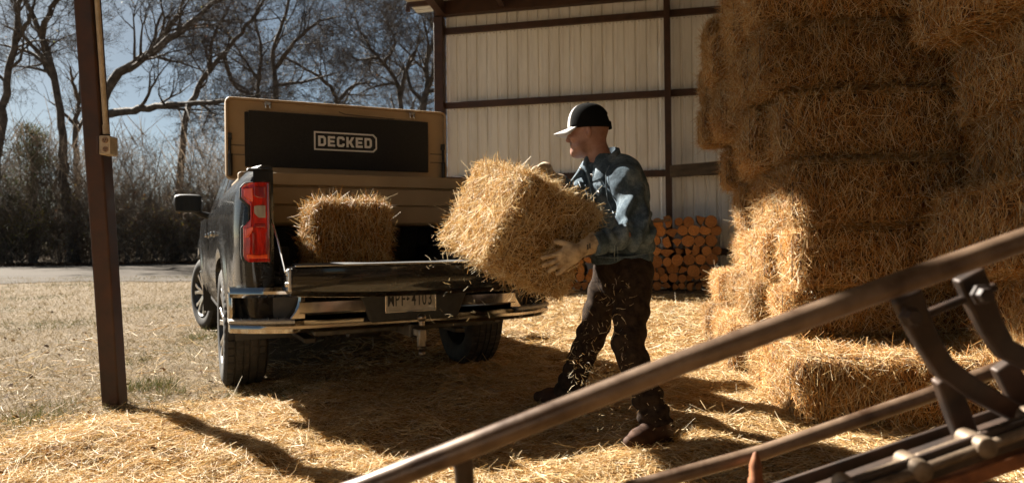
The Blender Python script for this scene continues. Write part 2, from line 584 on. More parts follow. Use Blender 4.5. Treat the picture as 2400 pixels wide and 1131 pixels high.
# ------------------------------------------------------------------ ground, road, grass, straw litter
def smooth01(x):
    x = np.clip(x, 0, 1)
    return x * x * (3 - 2 * x)
def straw_mask(x, y):
    """1 where the ground is buried in straw: under the roof and spilling out on the left"""
    edge = -2.15 - 0.35 * np.clip(y - 3.2, 0, 1.4) * 0 + (fnoise(x * 0.7, y * 0.7, 3.0) - 0.5) * 1.8
    lx = x - edge - np.interp(y, [0, 2.5, 3.3, 4.2, 5.2, 7, 14], [-4.5, -3.0, -1.6, 0.3, 1.2, 1.0, 1.0])
    m = smooth01((lx + 1.1 + (fnoise(x * 3.1, y * 3.1, 6.0, 3) - 0.5) * 2.2) / 2.6)
    back = smooth01((13.4 - y) / 1.2)
    return m * back
def lumps(x, y):
    m = straw_mask(x, y)
    n1 = fnoise(x * 1.5, y * 1.5, 0.0, 4)
    n2 = fnoise(x * 5.0 + 9, y * 5.0, 2.0, 3)
    h = m * (np.clip(n1 - 0.46, 0, 1) * 0.17 + (n2 - 0.5) * 0.055 + 0.012)
    near = smooth01((26 - np.hypot(x, y)) / 14)
    h = h + (1 - m) * (fnoise(x * 1.2, y * 1.2, 5.0, 3) - 0.5) * 0.05 * near
    # mounds seen in the photo: (x, y, radius, height)
    for mx, my, mr, mh in MOUNDS:
        h = h + 0.6 * mh * np.exp(-((x - mx) ** 2 + (y - my) ** 2) / (mr * mr))
    # flatten where tyres and boots stand
    for fx, fy, fr in FLATS:
        w = np.exp(-((x - fx) ** 2 + (y - fy) ** 2) / (fr * fr))
        h = h * (1 - w)
    return h
def gp(u, v):
    g = G(u, v)
    return g[0], g[1]
MOUNDS = [(*gp(260, 1030), 0.20, 0.075), (*gp(690, 960), 0.28, 0.05), (*gp(880, 1010), 0.22, 0.07), (*gp(560, 1000), 0.3, 0.045),
          (*gp(1560, 1110), 0.16, 0.05), (*gp(1790, 990), 0.16, 0.11), (*gp(360, 1010), 0.2, 0.04), (*gp(620, 1080), 0.2, 0.04), (*gp(1660, 1050), 0.2, 0.05)]
TR_X, TR_Y, TR_YAW = -1.15, 5.40, 0.452
def truck_pt(x, y, z=0.0):
    c, s = math.cos(TR_YAW), math.sin(TR_YAW)
    return np.array([TR_X + x * c - y * s, TR_Y + x * s + y * c, z])
FLATS = []
for tx in (-0.87, 0.87):
    for ty in (0, 3.745):
        q = truck_pt(tx, ty)
        FLATS.append((q[0], q[1], 0.32))
FLATS += [(0.70, 3.36, 0.2), (0.26, 4.25, 0.2), (POST[0], POST[1], 0.2)]

xs = np.unique(np.concatenate([np.linspace(-6, 6, 221), np.linspace(-40, -6, 60), np.linspace(6, 40, 40), np.array([-600, -300, -150, -80, 80, 150, 300, 600])]))
ys = np.unique(np.concatenate([np.linspace(0.6, 9, 190), np.linspace(9, 16, 60), np.linspace(16, 60, 60), np.linspace(-6, 0.6, 12), np.array([-300, -100, -30, 90, 150, 300, 600])]))
GX, GY = np.meshgrid(xs, ys, indexing='ij')
GZ = lumps(GX, GY)
nx, ny = GX.shape
idx = np.arange(nx * ny).reshape(nx, ny)
quads = np.stack([idx[:-1, :-1], idx[1:, :-1], idx[1:, 1:], idx[:-1, 1:]], -1).reshape(-1, 4)
gv = np.stack([GX, GY, GZ], -1).reshape(-1, 3)

def ground_material():
    m, nt, bs, out = new_mat('ground')
    at = nt.nodes.new('ShaderNodeAttribute'); at.attribute_name = 'tint'       # share of straw cover
    n1 = noise_tex(nt, 55, 8, 0.75)
    straw = ramp(nt, [(0.3, (0.055, 0.025, 0.0065)), (0.55, (0.2, 0.115, 0.04)), (0.75, (0.33, 0.23, 0.11))], n1.outputs['Fac'])
    n2 = noise_tex(nt, 2.2, 8, 0.7)
    n3 = noise_tex(nt, 5.5, 12, 0.82)
    dry = ramp(nt, [(0.3, (0.040, 0.026, 0.012)), (0.5, (0.130, 0.090, 0.046)), (0.75, (0.20, 0.148, 0.084))], n3.outputs['Fac'])
    green = ramp(nt, [(0.35, (0.0172, 0.0187, 0.0062)), (0.7, (0.0593, 0.0546, 0.0218))], n3.outputs['Fac'])
    gm = ramp(nt, [(0.56, (0, 0, 0)), (0.74, (0.6, 0.6, 0.6))], n2.outputs['Fac'])
    mx = nt.nodes.new('ShaderNodeMix'); mx.data_type = 'RGBA'
    nt.links.new(gm.outputs[0], mx.inputs['Factor']); nt.links.new(dry.outputs[0], mx.inputs['A']); nt.links.new(green.outputs[0], mx.inputs['B'])
    mx2 = nt.nodes.new('ShaderNodeMix'); mx2.data_type = 'RGBA'
    nt.links.new(at.outputs['Fac'], mx2.inputs['Factor']); nt.links.new(mx.outputs['Result'], mx2.inputs['A']); nt.links.new(straw.outputs[0], mx2.inputs['B'])
    nt.links.new(mx2.outputs['Result'], bs.inputs['Base Color'])
    bs.inputs['Roughness'].default_value = 0.9
    bs.inputs['Specular IOR Level'].default_value = 0.2
    bump(nt, bs, n1.outputs['Fac'], 0.9, 0.03)
    return m
M['ground'] = ground_material()
ground_me = raw_mesh('ground', gv, quads, tint=straw_mask(gv[:, 0], gv[:, 1]), smooth=True)
link('ground', ground_me, M['ground'], kind='structure')

# dirt road crossing behind, with uneven edges
def road_material():
    m, nt, bs, out = new_mat('road_dirt')
    n = noise_tex(nt, 0.9, 8, 0.7, stretch=(0.25, 1, 1))
    n2 = noise_tex(nt, 30, 6, 0.7)
    a = ramp(nt, [(0.3, (0.045, 0.0354, 0.0264)), (0.7, (0.081, 0.0666, 0.0516))], n.outputs['Fac'])
    b_ = ramp(nt, [(0.3, (0.7, 0.7, 0.7)), (0.7, (1.1, 1.1, 1.1))], n2.outputs['Fac'])
    mx = nt.nodes.new('ShaderNodeMix'); mx.data_type = 'RGBA'; mx.blend_type = 'MULTIPLY'
    mx.inputs['Factor'].default_value = 1.0
    nt.links.new(a.outputs[0], mx.inputs['A']); nt.links.new(b_.outputs[0], mx.inputs['B'])
    nt.links.new(mx.outputs['Result'], bs.inputs['Base Color'])
    bs.inputs['Roughness'].default_value = 0.95
    bs.inputs['Specular IOR Level'].default_value = 0.1
    bump(nt, bs, n2.outputs['Fac'], 0.4, 0.02)
    return m
M['road'] = road_material()
rx = np.linspace(-90, 60, 301)
near_e = 19.5 + (rx + 12) * 0.10 + (fnoise(rx * 0.5, rx * 0) - 0.5) * 3.2 + (fnoise(rx * 2.1, rx * 0 + 4) - 0.5) * 1.2
far_e = 38.0 + (rx + 12) * 0.10 + (fnoise(rx * 0.4, rx * 0 + 9) - 0.5) * 2.0
rt = np.linspace(0, 1, 5)
rv = np.array([[x, n_ + (f_ - n_) * t, 0.014] for x, n_, f_ in zip(rx, near_e, far_e) for t in rt])
ri = np.arange(len(rx) * 5).reshape(-1, 5)
rq = np.stack([ri[:-1, :-1], ri[1:, :-1], ri[1:, 1:], ri[:-1, 1:]], -1).reshape(-1, 4)
link('dirt_road', raw_mesh('dirt_road', rv, rq, smooth=True), M['road'], kind='structure')

def ribbons(P0, D, L, W, rng, bend=0.25, segs=2, taper=0.6, side=None):
    """thin straws: P0 (n,3) start, D (n,3) unit direction, L and W (n,)"""
    n = len(P0)
    rnd = rng.normal(size=(n, 3))
    B = np.cross(D, rnd); B /= np.linalg.norm(B, axis=1)[:, None] + 1e-9
    if side is None:
        S = np.cross(D, B)
        rot = rng.random(n) * math.pi
        S = S * np.cos(rot)[:, None] + B * np.sin(rot)[:, None]
    else:
        S = side
    bd = (rng.normal(size=n) * bend * L)[:, None] * B
    ts = np.linspace(0, 1, segs + 1)
    rows = []
    for t in ts:
        c = P0 + D * (L * t)[:, None] + bd * (t * t)
        w = (W * 0.5 * (1 - (1 - taper) * t))[:, None]
        rows.append(c - S * w); rows.append(c + S * w)
    V = np.stack(rows, 1).reshape(-1, 3)
    k = 2 * (segs + 1)
    base = (np.arange(n) * k)[:, None]
    fs = []
    for s in range(segs):
        fs.append(np.concatenate([base + 2 * s, base + 2 * s + 1, base + 2 * s + 3, base + 2 * s + 2], 1))
    Q = np.stack(fs, 1).reshape(-1, 4)
    return V, Q, k
def strand_mesh(name, P0, D, L, W, rng, tint, **k):
    V, Q, kk = ribbons(P0, D, L, W, rng, **k)
    return raw_mesh(name, V, Q, tint=np.repeat(tint, kk))

# loose straw over the ground, thick near the camera
def scatter(n, x0, x1, y0, y1, pw=1.0):
    y = y0 + (y1 - y0) * RNG.random(n) ** pw
    half = 0.80
    x = x0 + (x1 - x0) * RNG.random(n)
    return x, y
def litter(n, box, Lr, Wr, lift, pw=1.0, keep=None):
    x, y = scatter(n, *box, pw)
    inview = np.abs(x) < y * 0.80 + 0.8
    k = (RNG.random(n) < np.maximum(straw_mask(x, y), 0.035)) & inview
    if keep is not None: k &= keep(x, y)
    x, y = x[k], y[k]
    m = len(x)
    z = lumps(x, y)
    e = 0.02
    gx = (lumps(x + e, y) - z) / e; gy = (lumps(x, y + e) - z) / e
    a = RNG.random(m) * 2 * math.pi
    slope = gx * np.cos(a) + gy * np.sin(a)
    up = np.clip(RNG.normal(size=m) * lift, -0.25, 0.9) + slope
    D = np.stack([np.cos(a), np.sin(a), up], 1)
    D /= np.linalg.norm(D, axis=1)[:, None]
    L = RNG.uniform(*Lr, m); W = RNG.uniform(*Wr, m)
    P0 = np.stack([x, y, z + 0.002 + RNG.random(m) * 0.014], 1) - D * (L * 0.5)[:, None]
    P0[:, 2] = np.maximum(P0[:, 2], lumps(P0[:, 0], P0[:, 1]) - 0.01)
    tint = np.clip(RNG.normal(0.62, 0.24, m), 0, 1)
    return P0, D, L, W, tint
parts_ = [litter(230000, (-4.5, 3.5, 2.1, 5.6), (0.03, 0.13), (0.0018, 0.0034), 0.15, 1.35),
          litter(9000, (-4.5, 3.5, 2.1, 5.6), (0.07, 0.22), (0.0018, 0.0034), 0.35, 1.3),
          litter(70000, (-4.5, 5.5, 5.4, 13.0), (0.07, 0.22), (0.004, 0.007), 0.20, 1.3)]
parts_.append(litter(110000, (-4.5, 3.5, 2.1, 6.5), (0.010, 0.035), (0.0018, 0.0036), 0.22, 1.3))
cat = [np.concatenate([p_[i] for p_ in parts_]) for i in range(5)]
link('loose_straw', strand_mesh('loose_straw', cat[0], cat[1], cat[2], cat[3], RNG, cat[4], bend=0.22, segs=2), M['straw_pale'], kind='stuff')

# short dry grass and green tufts outside the shed
M['grass'] = straw_mat('grass', [(0.0, (0.040, 0.050, 0.012)), (0.25, (0.075, 0.078, 0.022)), (0.45, (0.125, 0.090, 0.042)), (1.0, (0.235, 0.172, 0.090))], 0.3, 0.7)
n = 190000
y = 2.4 + 20 * RNG.random(n) ** 2.0
x = -y * 0.80 + (y * 0.80 + 3.0) * RNG.random(n)
k = (RNG.random(n) > straw_mask(x, y))
x, y = x[k], y[k]; n = len(x)
g = fnoise(x * 0.9 + 20, y * 0.9, 8.0, 4)
gre = np.clip((g - 0.54) * 6, 0, 0.85)
a = RNG.random(n) * 6.283
D = np.stack([np.cos(a) * 0.9, np.sin(a) * 0.9, 0.25 + RNG.random(n) * 0.9], 1); D /= np.linalg.norm(D, axis=1)[:, None]
L = RNG.uniform(0.025, 0.075, n) * (1 + 0.5 * gre); W = RNG.uniform(0.002, 0.004, n) * (1 + y * 0.07)
P0 = np.stack([x, y, lumps(x, y) - 0.004], 1)
tint = np.clip(RNG.normal(0.72, 0.18, n) - gre * (0.25 + 0.35 * RNG.random(n)), 0, 1)
gs = [(P0, D, L, W, tint)]
for (u, v, rad, cnt, hh) in ((262, 925, 0.07, 90, 0.17), (355, 905, 0.16, 260, 0.09), (60, 990, 0.22, 240, 0.05), (120, 960, 0.2, 150, 0.05), (300, 850, 0.2, 180, 0.05), (470, 790, 0.16, 200, 0.07), (30, 1000, 0.2, 200, 0.05), (410, 920, 0.1, 90, 0.06)):
    c = G(u, v)
    rr = rad * np.sqrt(RNG.random(cnt)); aa = RNG.random(cnt) * 6.283
    px, py = c[0] + rr * np.cos(aa), c[1] + rr * np.sin(aa)
    a2 = RNG.random(cnt) * 6.283
    D2 = np.stack([np.cos(a2) * 0.4, np.sin(a2) * 0.4, np.ones(cnt)], 1); D2 /= np.linalg.norm(D2, axis=1)[:, None]
    dry_ = 0.45 if hh > 0.15 else 0.0
    gs.append((np.stack([px, py, lumps(px, py) - 0.005], 1), D2, RNG.uniform(0.5, 1.2, cnt) * hh, RNG.uniform(0.003, 0.006, cnt), np.clip(RNG.normal(0.22 + dry_, 0.15, cnt), 0, 1)))
cat = [np.concatenate([q[i] for q in gs]) for i in range(5)]
link('grass', strand_mesh('grass', cat[0], cat[1], cat[2], cat[3], RNG, cat[4], bend=0.35, taper=0.2), M['grass'], kind='stuff')

# fallen leaves on the grass, along the wood's edge and in the straw
def leaf_field(n, xf, yf, size):
    x, y = xf, yf
    z = np.where(y > 17, 0.04, lumps(x, y)) + 0.004
    a = RNG.random(n) * 6.283
    s = RNG.uniform(*size, n)
    t = RNG.normal(size=(n, 2)) * 0.5
    c, s_ = np.cos(a), np.sin(a)
    ex = np.stack([c, s_, t[:, 0]], 1) * s[:, None]; ey = np.stack([-s_, c, t[:, 1]], 1) * (s * 0.6)[:, None]
    ctr = np.stack([x, y, z], 1)
    fold = np.stack([x * 0, x * 0, s * RNG.uniform(0.1, 0.5, n)], 1)
    V = np.stack([ctr - ex, ctr - ey + fold, ctr + ex, ctr + ey + fold], 1).reshape(-1, 3)
    b0 = (np.arange(n) * 4)[:, None]
    return V, np.concatenate([b0, b0 + 1, b0 + 2, b0, b0 + 2, b0 + 3], 1).reshape(-1, 3)
M['dead_leaf'] = straw_mat('dead_leaf', [(0.0, (0.03, 0.0132, 0.006)), (0.5, (0.09, 0.039, 0.0156)), (1.0, (0.18, 0.108, 0.054))], 0.15, 0.8)
n1 = 420
y = 4 + 16 * RNG.random(n1) ** 1.2
x = -y * 0.8 + (y * 0.8 - 1.5) * RNG.random(n1)
n2 = 9000
x2 = -45 + 50 * RNG.random(n2); y2 = 37.5 + (x2 + 12) * 0.10 + np.abs(RNG.normal(size=n2)) * 2.0
n3 = 16
uv3 = [(12, 873), (180, 745), (200, 782), (70, 880), (330, 770), (365, 840), (1530, 808), (1522, 812), (160, 845), (45, 770), (405, 745), (360, 1085), (445, 925), (1540, 806), (240, 800), (110, 815)]
g3 = np.array([G(*q) for q in uv3])
Vs, Fs, T, off = [], [], [], 0
for xx, yy, sz in ((x, y, (0.012, 0.032)), (x2, y2, (0.05, 0.12)), (g3[:, 0], g3[:, 1], (0.018, 0.034))):
    V, F_ = leaf_field(len(xx), xx, yy, sz)
    Vs.append(V); Fs.append(F_ + off); off += len(V)
    T.append(np.repeat(RNG.random(len(xx)), 4))
link('fallen_leaves', raw_mesh('fallen_leaves', np.concatenate(Vs), np.concatenate(Fs), tint=np.concatenate(T)), M['dead_leaf'], kind='stuff')
# ------------------------------------------------------------------ straw bales
BALE_R, BALE_N = 0.09, 0.055
def bale_core(L, D, H, seed, res=0.05):
    """lumpy rounded block, centred on its footprint, base at z=0"""
    vs, fs, off = [], [], 0
    def faces_grid(ax, sgn):
        nonlocal off
        dims = [L, D, H]
        a, b = [i for i in range(3) if i != ax]
        na, nb = max(4, int(dims[a] / res)), max(4, int(dims[b] / res))
        A, B = np.meshgrid(np.linspace(-.5, .5, na + 1) * dims[a], np.linspace(-.5, .5, nb + 1) * dims[b], indexing='ij')
        p = np.zeros((na + 1, nb + 1, 3)); p[..., a] = A; p[..., b] = B; p[..., ax] = sgn * dims[ax] / 2
        i = np.arange((na + 1) * (nb + 1)).reshape(na + 1, nb + 1) + off
        q = np.stack([i[:-1, :-1], i[1:, :-1], i[1:, 1:], i[:-1, 1:]], -1).reshape(-1, 4)
        if (sgn > 0) != (ax != 1): q = q[:, ::-1]
        vs.append(p.reshape(-1, 3)); fs.append(q); off += (na + 1) * (nb + 1)
    for ax in range(3):
        for sg in (-1, 1): faces_grid(ax, sg)
    v = np.concatenate(vs); f = np.concatenate(fs)
    return bale_shape(v, L, D, H, seed), f
def bale_shape(v, L, D, H, seed):
    half = np.array([L, D, H]) / 2
    r = BALE_R
    inner = np.clip(v, -(half - r), half - r)
    d = v - inner
    n = np.linalg.norm(d, axis=1)[:, None]
    v = inner + np.where(n > r, d / np.maximum(n, 1e-9) * r, d)
    o = seed * 5.37
    for c in range(3):
        nz = fnoise(v[:, 0] * 4 + o + c * 11, v[:, 1] * 4 + o, v[:, 2] * 4, 3) - 0.5
        v[:, c] += nz * BALE_N * (0.6 if c == 2 else 1.0)
    # flakes: shallow folds across the length
    fl = np.abs(np.sin((v[:, 0] / 0.105 + fnoise(v[:, 1] * 3 + o, v[:, 2] * 3, 1.0)) * math.pi))
    v[:, 1] *= 1 - 0.045 * (1 - fl) ** 2
    v[:, 2] *= 1 - 0.030 * (1 - fl) ** 2
    for k in (-0.17, 0.17):     # pinched by the twine, which runs round the length at two places of the depth
        w = np.exp(-((v[:, 1] - k * D / 0.5) / 0.025) ** 2)
        v[:, 2] *= 1 - 0.04 * w
    v[:, 2] += H / 2
    return v
def bale_strands(L, D, H, seed, n, Lr=(0.06, 0.20), Wr=(0.0025, 0.0045), out=0.28, wild=0.12, bend=0.3):
    rng = np.random.default_rng(100 + seed)
    dims = np.array([L, D, H])
    areas = np.array([D * H, D * H, L * H, L * H, L * D, L * D])
    fc = rng.choice(6, n, p=areas / areas.sum())
    ax, sg = fc // 2, np.where(fc % 2 == 0, -1.0, 1.0)
    p = (rng.random((n, 3)) - 0.5) * dims
    p[np.arange(n), ax] = sg * dims[ax] / 2
    nrm = np.zeros((n, 3)); nrm[np.arange(n), ax] = sg
    # more strands along the rims
    p = bale_shape(p.copy(), L, D, H, seed)
    rnd = rng.normal(size=(n, 3))
    # lie of the straw: on the long sides mostly upright, on top across, on the ends tangled
    pref = np.zeros((n, 3))
    pref[ax == 1, 2] = 1.0
    pref[ax == 2, 1] = 1.0
    sgn = np.where(rng.random(n) < 0.5, -1, 1)[:, None]
    patch = fnoise(p[:, 0] * 5 + seed, p[:, 1] * 5, p[:, 2] * 5, 2)[:, None]
    d = pref * sgn * (0.35 + 1.1 * patch) + rnd * np.where(ax == 0, 1.0, 0.55)[:, None]
    d -= nrm * np.sum(d * nrm, 1)[:, None]
    d /= np.linalg.norm(d, axis=1)[:, None] + 1e-9
    o = np.abs(rng.normal(size=n)) * out
    o = np.where(rng.random(n) < wild, o + rng.random(n) * 0.9, o)
    d = d + nrm * o[:, None]
    d /= np.linalg.norm(d, axis=1)[:, None]
    Ls = rng.uniform(*Lr, n); Ws = rng.uniform(*Wr, n)
    P0 = p - d * (Ls * 0.45)[:, None] + nrm * (0.004 + 0.012 * rng.random(n))[:, None]
    depth = np.sum((P0 - p) * nrm, 1)
    P0 += nrm * np.clip(-depth + 0.002, 0, 0.05)[:, None] * 0.8
    tint = np.clip(rng.normal(0.60, 0.25, n), 0, 1)
    return P0, d, Ls, Ws, tint
BL, BD, BH = 1.12, 0.48, 0.41
BALES = []
def make_bale(L, D, H, seed, n, twine_axis=True, **k):
    v, f = bale_core(L, D, H, seed)
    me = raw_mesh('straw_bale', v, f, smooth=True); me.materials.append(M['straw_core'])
    P0, d, Ls, Ws, t = bale_strands(L, D, H, seed, n, **k)
    sm = strand_mesh('straw', P0, d, Ls, Ws, np.random.default_rng(seed), t, bend=k.get('bend', 0.3)); sm.materials.append(M['straw'])
    mb = MB()
    for s in (-0.17, 0.17):
        y = s * D / 0.5
        loop = [(-L / 2 - .012, y, 0.06), (-L / 2 - .012, y, H - .06), (-L / 2 + .06, y, H + .006), (0, y, H + .0), (L / 2 - .06, y, H + .006), (L / 2 + .012, y, H - .06), (L / 2 + .012, y, 0.06), (L / 2 - .06, y, -.006), (0, y, 0), (-L / 2 + .06, y, -.006), (-L / 2 - .012, y, 0.06)]
        mb.tube(loop, 0.004, 5, cap=False)
    tm = mb.mesh('twine'); tm.materials.append(M['twine'])
    return me, sm, tm
for s in range(5):
    BALES.append(make_bale(BL, BD, BH, s, 15000, Lr=(0.04, 0.15), Wr=(0.0022, 0.004), out=0.18, wild=0.11, bend=0.25))
ORD = ['bottom', 'second', 'third', 'fourth', 'fifth', 'sixth', 'seventh', 'top']
n_b = [0]
def put_bale(loc, rot, label, group, kind=None, scale=(1, 1, 1)):
    me, sm, tm = BALES[n_b[0] % len(BALES) if kind is None else kind]
    n_b[0] += 1
    b = link('straw_bale', me, None, None, label=label, category='straw bale', group=group)
    b.location = loc; b.rotation_euler = rot; b.scale = scale
    link('straw', sm, None, b, kind='stuff')
    link('twine', tm, None, b)
    return b
# tall stack; its own axes: a to the right, b into the depth
SY = R(-7.0)
sa_, sb_ = np.array([math.cos(SY), math.sin(SY), 0]), np.array([-math.sin(SY), math.cos(SY), 0])
SO = np.array([1.70, 4.22, 0])
rs = random.Random(4)
levels = [0.0, 0.40, 0.695, 1.075, 1.475, 1.90, 2.31, 2.72]
heights = [0.40, 0.31, 0.39, 0.405, 0.42, 0.41, 0.41, 0.41]
# how far the front row and the left flank stand out, per layer: (left edge along a, front along b)
left = [-0.17, -0.02, 0.02, 0.0, -0.04, -0.17, -0.20, -0.12]
front = [-0.62, 0.16, 0.04, 0.0, 0.05, 0.02, 0.06, 0.0]
side_words = ['left corner', 'middle', 'right end']
for k in range(8):
    h = heights[k] / BH * 0.90
    # front row: three long sides towards the camera
    x = left[k] + BL / 2
    for i in range(3):
        c = SO + sa_ * (x + i * (BL + 0.03)) + sb_ * (front[k] + BD / 2 + rs.uniform(-0.05, 0.05))
        c[2] = levels[k] + rs.uniform(-.004, .004)
        put_bale(c, (rs.uniform(-.015, .015), rs.uniform(-.012, .012), SY + rs.uniform(-.03, .03) + (math.pi if rs.random() < .5 else 0)),
                 f'straw bale in the tall stack front row, {side_words[i]}, {ORD[k]} layer up', 'straw bales of the tall stack', scale=(1, 1, h))
    # second front row under the stepped-out bottom bales
    y0 = front[k] + BD
    words = ['first', 'second', 'third', 'fourth', 'fifth', 'sixth']
    nb = 5 if k else 6
    for j in range(nb):
        dl = rs.uniform(-0.09, 0.05) + (0.06 * j if 1 < k < 5 else 0.03 * j) + (-0.05 if j == nb - 1 and k > 3 else 0) - (0.10 if k < 2 and j > 1 else 0)
        c = SO + sa_ * (left[k] + dl + BL / 2 + 0.10 * 0) + sb_ * (y0 + 0.25 + j * 0.50)
        c[2] = levels[k] + rs.uniform(-.005, .005)
        put_bale(c, (rs.uniform(-.02, .02), rs.uniform(-.02, .02), SY + rs.uniform(-.05, .05)),
                 f'straw bale end-on in the tall stack flank, {ORD[k]} layer, {words[j]} behind the corner', 'straw bales of the tall stack', scale=(1, 1.0, h))
# nearer stack at the right edge
NO = np.array([2.36, 3.30, 0])
nz = 0.0
for k in range(7):
    h = [0.42, 0.40, 0.41, 0.42, 0.40, 0.42, 0.41][k]
    sh = [0.0, 0.05, -0.10, 0.12, 0.04, -0.18, -0.05][k]
    for j in range(2):
        c = NO + np.array([sh + 0.25 + (0.56 if j else 0), -0.05 * k * 0 + 0.02 * j, 0])
        c[2] = nz
        put_bale(c, (rs.uniform(-.03, .03), rs.uniform(-.05, .05), math.pi / 2 + SY + rs.uniform(-.10, .10)),
                 f'loose straw bale end-on in the {ORD[k]} layer of the right stack, {"outer" if j else "inner"} one', 'straw bales of the near right stack', scale=(1, 1.08, h / BH))
    nz += h * 0.985

# ------------------------------------------------------------------ firewood against the back wall
M['log_end'] = None
def log_material():
    m, nt, bs, out = new_mat('log_end')
    tc = nt.nodes.new('ShaderNodeTexCoord')
    oi = nt.nodes.new('ShaderNodeObjectInfo')
    wv = nt.nodes.new('ShaderNodeTexNoise'); wv.inputs['Scale'].default_value = 4.5; wv.inputs['Detail'].default_value = 6
    nt.links.new(tc.outputs['Object'], wv.inputs['Vector'])
    r = ramp(nt, [(0.3, (0.42, 0.14, 0.03)), (0.55, (0.76, 0.31, 0.08)), (0.75, (0.88, 0.46, 0.15))], wv.outputs['Fac'])
    hsv = nt.nodes.new('ShaderNodeHueSaturation')
    mr = nt.nodes.new('ShaderNodeMapRange'); mr.inputs['To Min'].default_value = 0.6; mr.inputs['To Max'].default_value = 1.15
    nt.links.new(oi.outputs['Random'], mr.inputs['Value']); nt.links.new(mr.outputs[0], hsv.inputs['Value'])
    nt.links.new(r.outputs[0], hsv.inputs['Color']); nt.links.new(hsv.outputs[0], bs.inputs['Base Color'])
    bs.inputs['Roughness'].default_value = 0.8
    rings = nt.nodes.new('ShaderNodeTexWave'); rings.wave_type = 'RINGS'; rings.rings_direction = 'Y'
    rings.inputs['Scale'].default_value = 1.6; rings.inputs['Distortion'].default_value = 3.0; rings.inputs['Detail'].default_value = 2.0
    nt.links.new(tc.outputs['Object'], rings.inputs['Vector'])
    mx = nt.nodes.new('ShaderNodeMix'); mx.data_type = 'RGBA'; mx.blend_type = 'MULTIPLY'; mx.inputs['Factor'].default_value = 0.45
    nt.links.new(hsv.outputs[0], mx.inputs['A']); nt.links.new(rings.outputs['Color'], mx.inputs['B'])
    nt.links.new(mx.outputs['Result'], bs.inputs['Base Color'])
    bump(nt, bs, wv.outputs['Fac'], 0.4, 0.01)
    return m
M['log_end'] = log_material()
def log_mesh(poly, length, rng):
    n = len(poly)
    mb = MB()
    secs = []
    for t, s in ((0, 0.96), (0.012, 1.0), (0.3, 1.0 + rng.uniform(-.05, .05)), (1, 1.0)):
        secs.append([(p[0] * s, t * length, p[1] * s) for p in poly])
    mb.cur = 1
    mb.loft(secs, cap=False)
    mb.cur = 0
    for s, y in ((secs[0], 0.0), (secs[-1], length)):
        c = [(0, y - 0.004 if y == 0 else y + .004, 0)] + s
        mb.add(c, [(0, i, i % n + 1) for i in range(1, n + 1)])
    me = mb.mesh('log', smooth=50)
    me.materials.append(M['log_end']); me.materials.append(M['bark'])
    return me
rl = random.Random(8)
round_m, split_m = [], []
for i in range(6):
    r0 = 1.0
    round_m.append(log_mesh([(math.cos(a) * r0 * (1 + rl.uniform(-.07, .07)), math.sin(a) * r0 * (1 + rl.uniform(-.07, .07))) for a in np.linspace(0, 2 * math.pi, 14, endpoint=False)], 1.0, rl))
for i in range(10):
    if i % 5 < 3:                       # wedges: two flat faces and a bark arc
        ang = rl.uniform(1.1, 2.1)
        poly = [(rl.uniform(-.1, .1), rl.uniform(-.1, .1))] + [(math.cos(a) * 1.25 * (1 + rl.uniform(-.05, .05)), math.sin(a) * 1.25) for a in np.linspace(math.pi / 2 - ang / 2, math.pi / 2 + ang / 2, 6)]
    else:                               # blocks split on three sides
        poly = [(-0.8 + rl.uniform(-.2, .2), -0.55 + rl.uniform(-.2, .1)), (0.8 + rl.uniform(-.2, .2), -0.6 + rl.uniform(-.1, .2)), (0.85 + rl.uniform(-.2, .2), 0.35 + rl.uniform(-.2, .2)), (0.3, 0.7 + rl.uniform(-.1, .1)), (-0.4, 0.68 + rl.uniform(-.1, .1)), (-0.9, 0.3 + rl.uniform(-.2, .2))]
    cx = sum(p[0] for p in poly) / len(poly); cz = sum(p[1] for p in poly) / len(poly)
    poly = [(p[0] - cx, p[1] - cz) for p in poly]
    m_ = max(math.hypot(*p) for p in poly)
    split_m.append(log_mesh([(p[0] / m_ * 1.22, p[1] / m_ * 1.22) for p in poly], 1.0, rl))
row_words = ['bottom', 'second', 'third', 'fourth', 'fifth', 'sixth', 'seventh', 'eighth', 'ninth', 'tenth']
ord_words = ['first', 'second', 'third', 'fourth', 'fifth', 'sixth', 'seventh', 'eighth', 'ninth', 'tenth', 'eleventh', 'twelfth', 'thirteenth', 'fourteenth', 'fifteenth', 'sixteenth', 'seventeenth', 'eighteenth', 'nineteenth', 'twentieth', 'twenty-first', 'twenty-second', 'twenty-third', 'twenty-fourth']
W0 = P(1700, 690, 12.3); W0[2] = 0
x_end = float(np.dot(W0 - WC, WA))         # distance along the wall of the pile's right end
tops = lambda s: 1.36 + 0.10 * math.sin(s * 2.3 + .5) - 0.06 * s * 0 + (0.08 if 0.9 < s < 1.6 else 0)
z = 0.16
row = 0
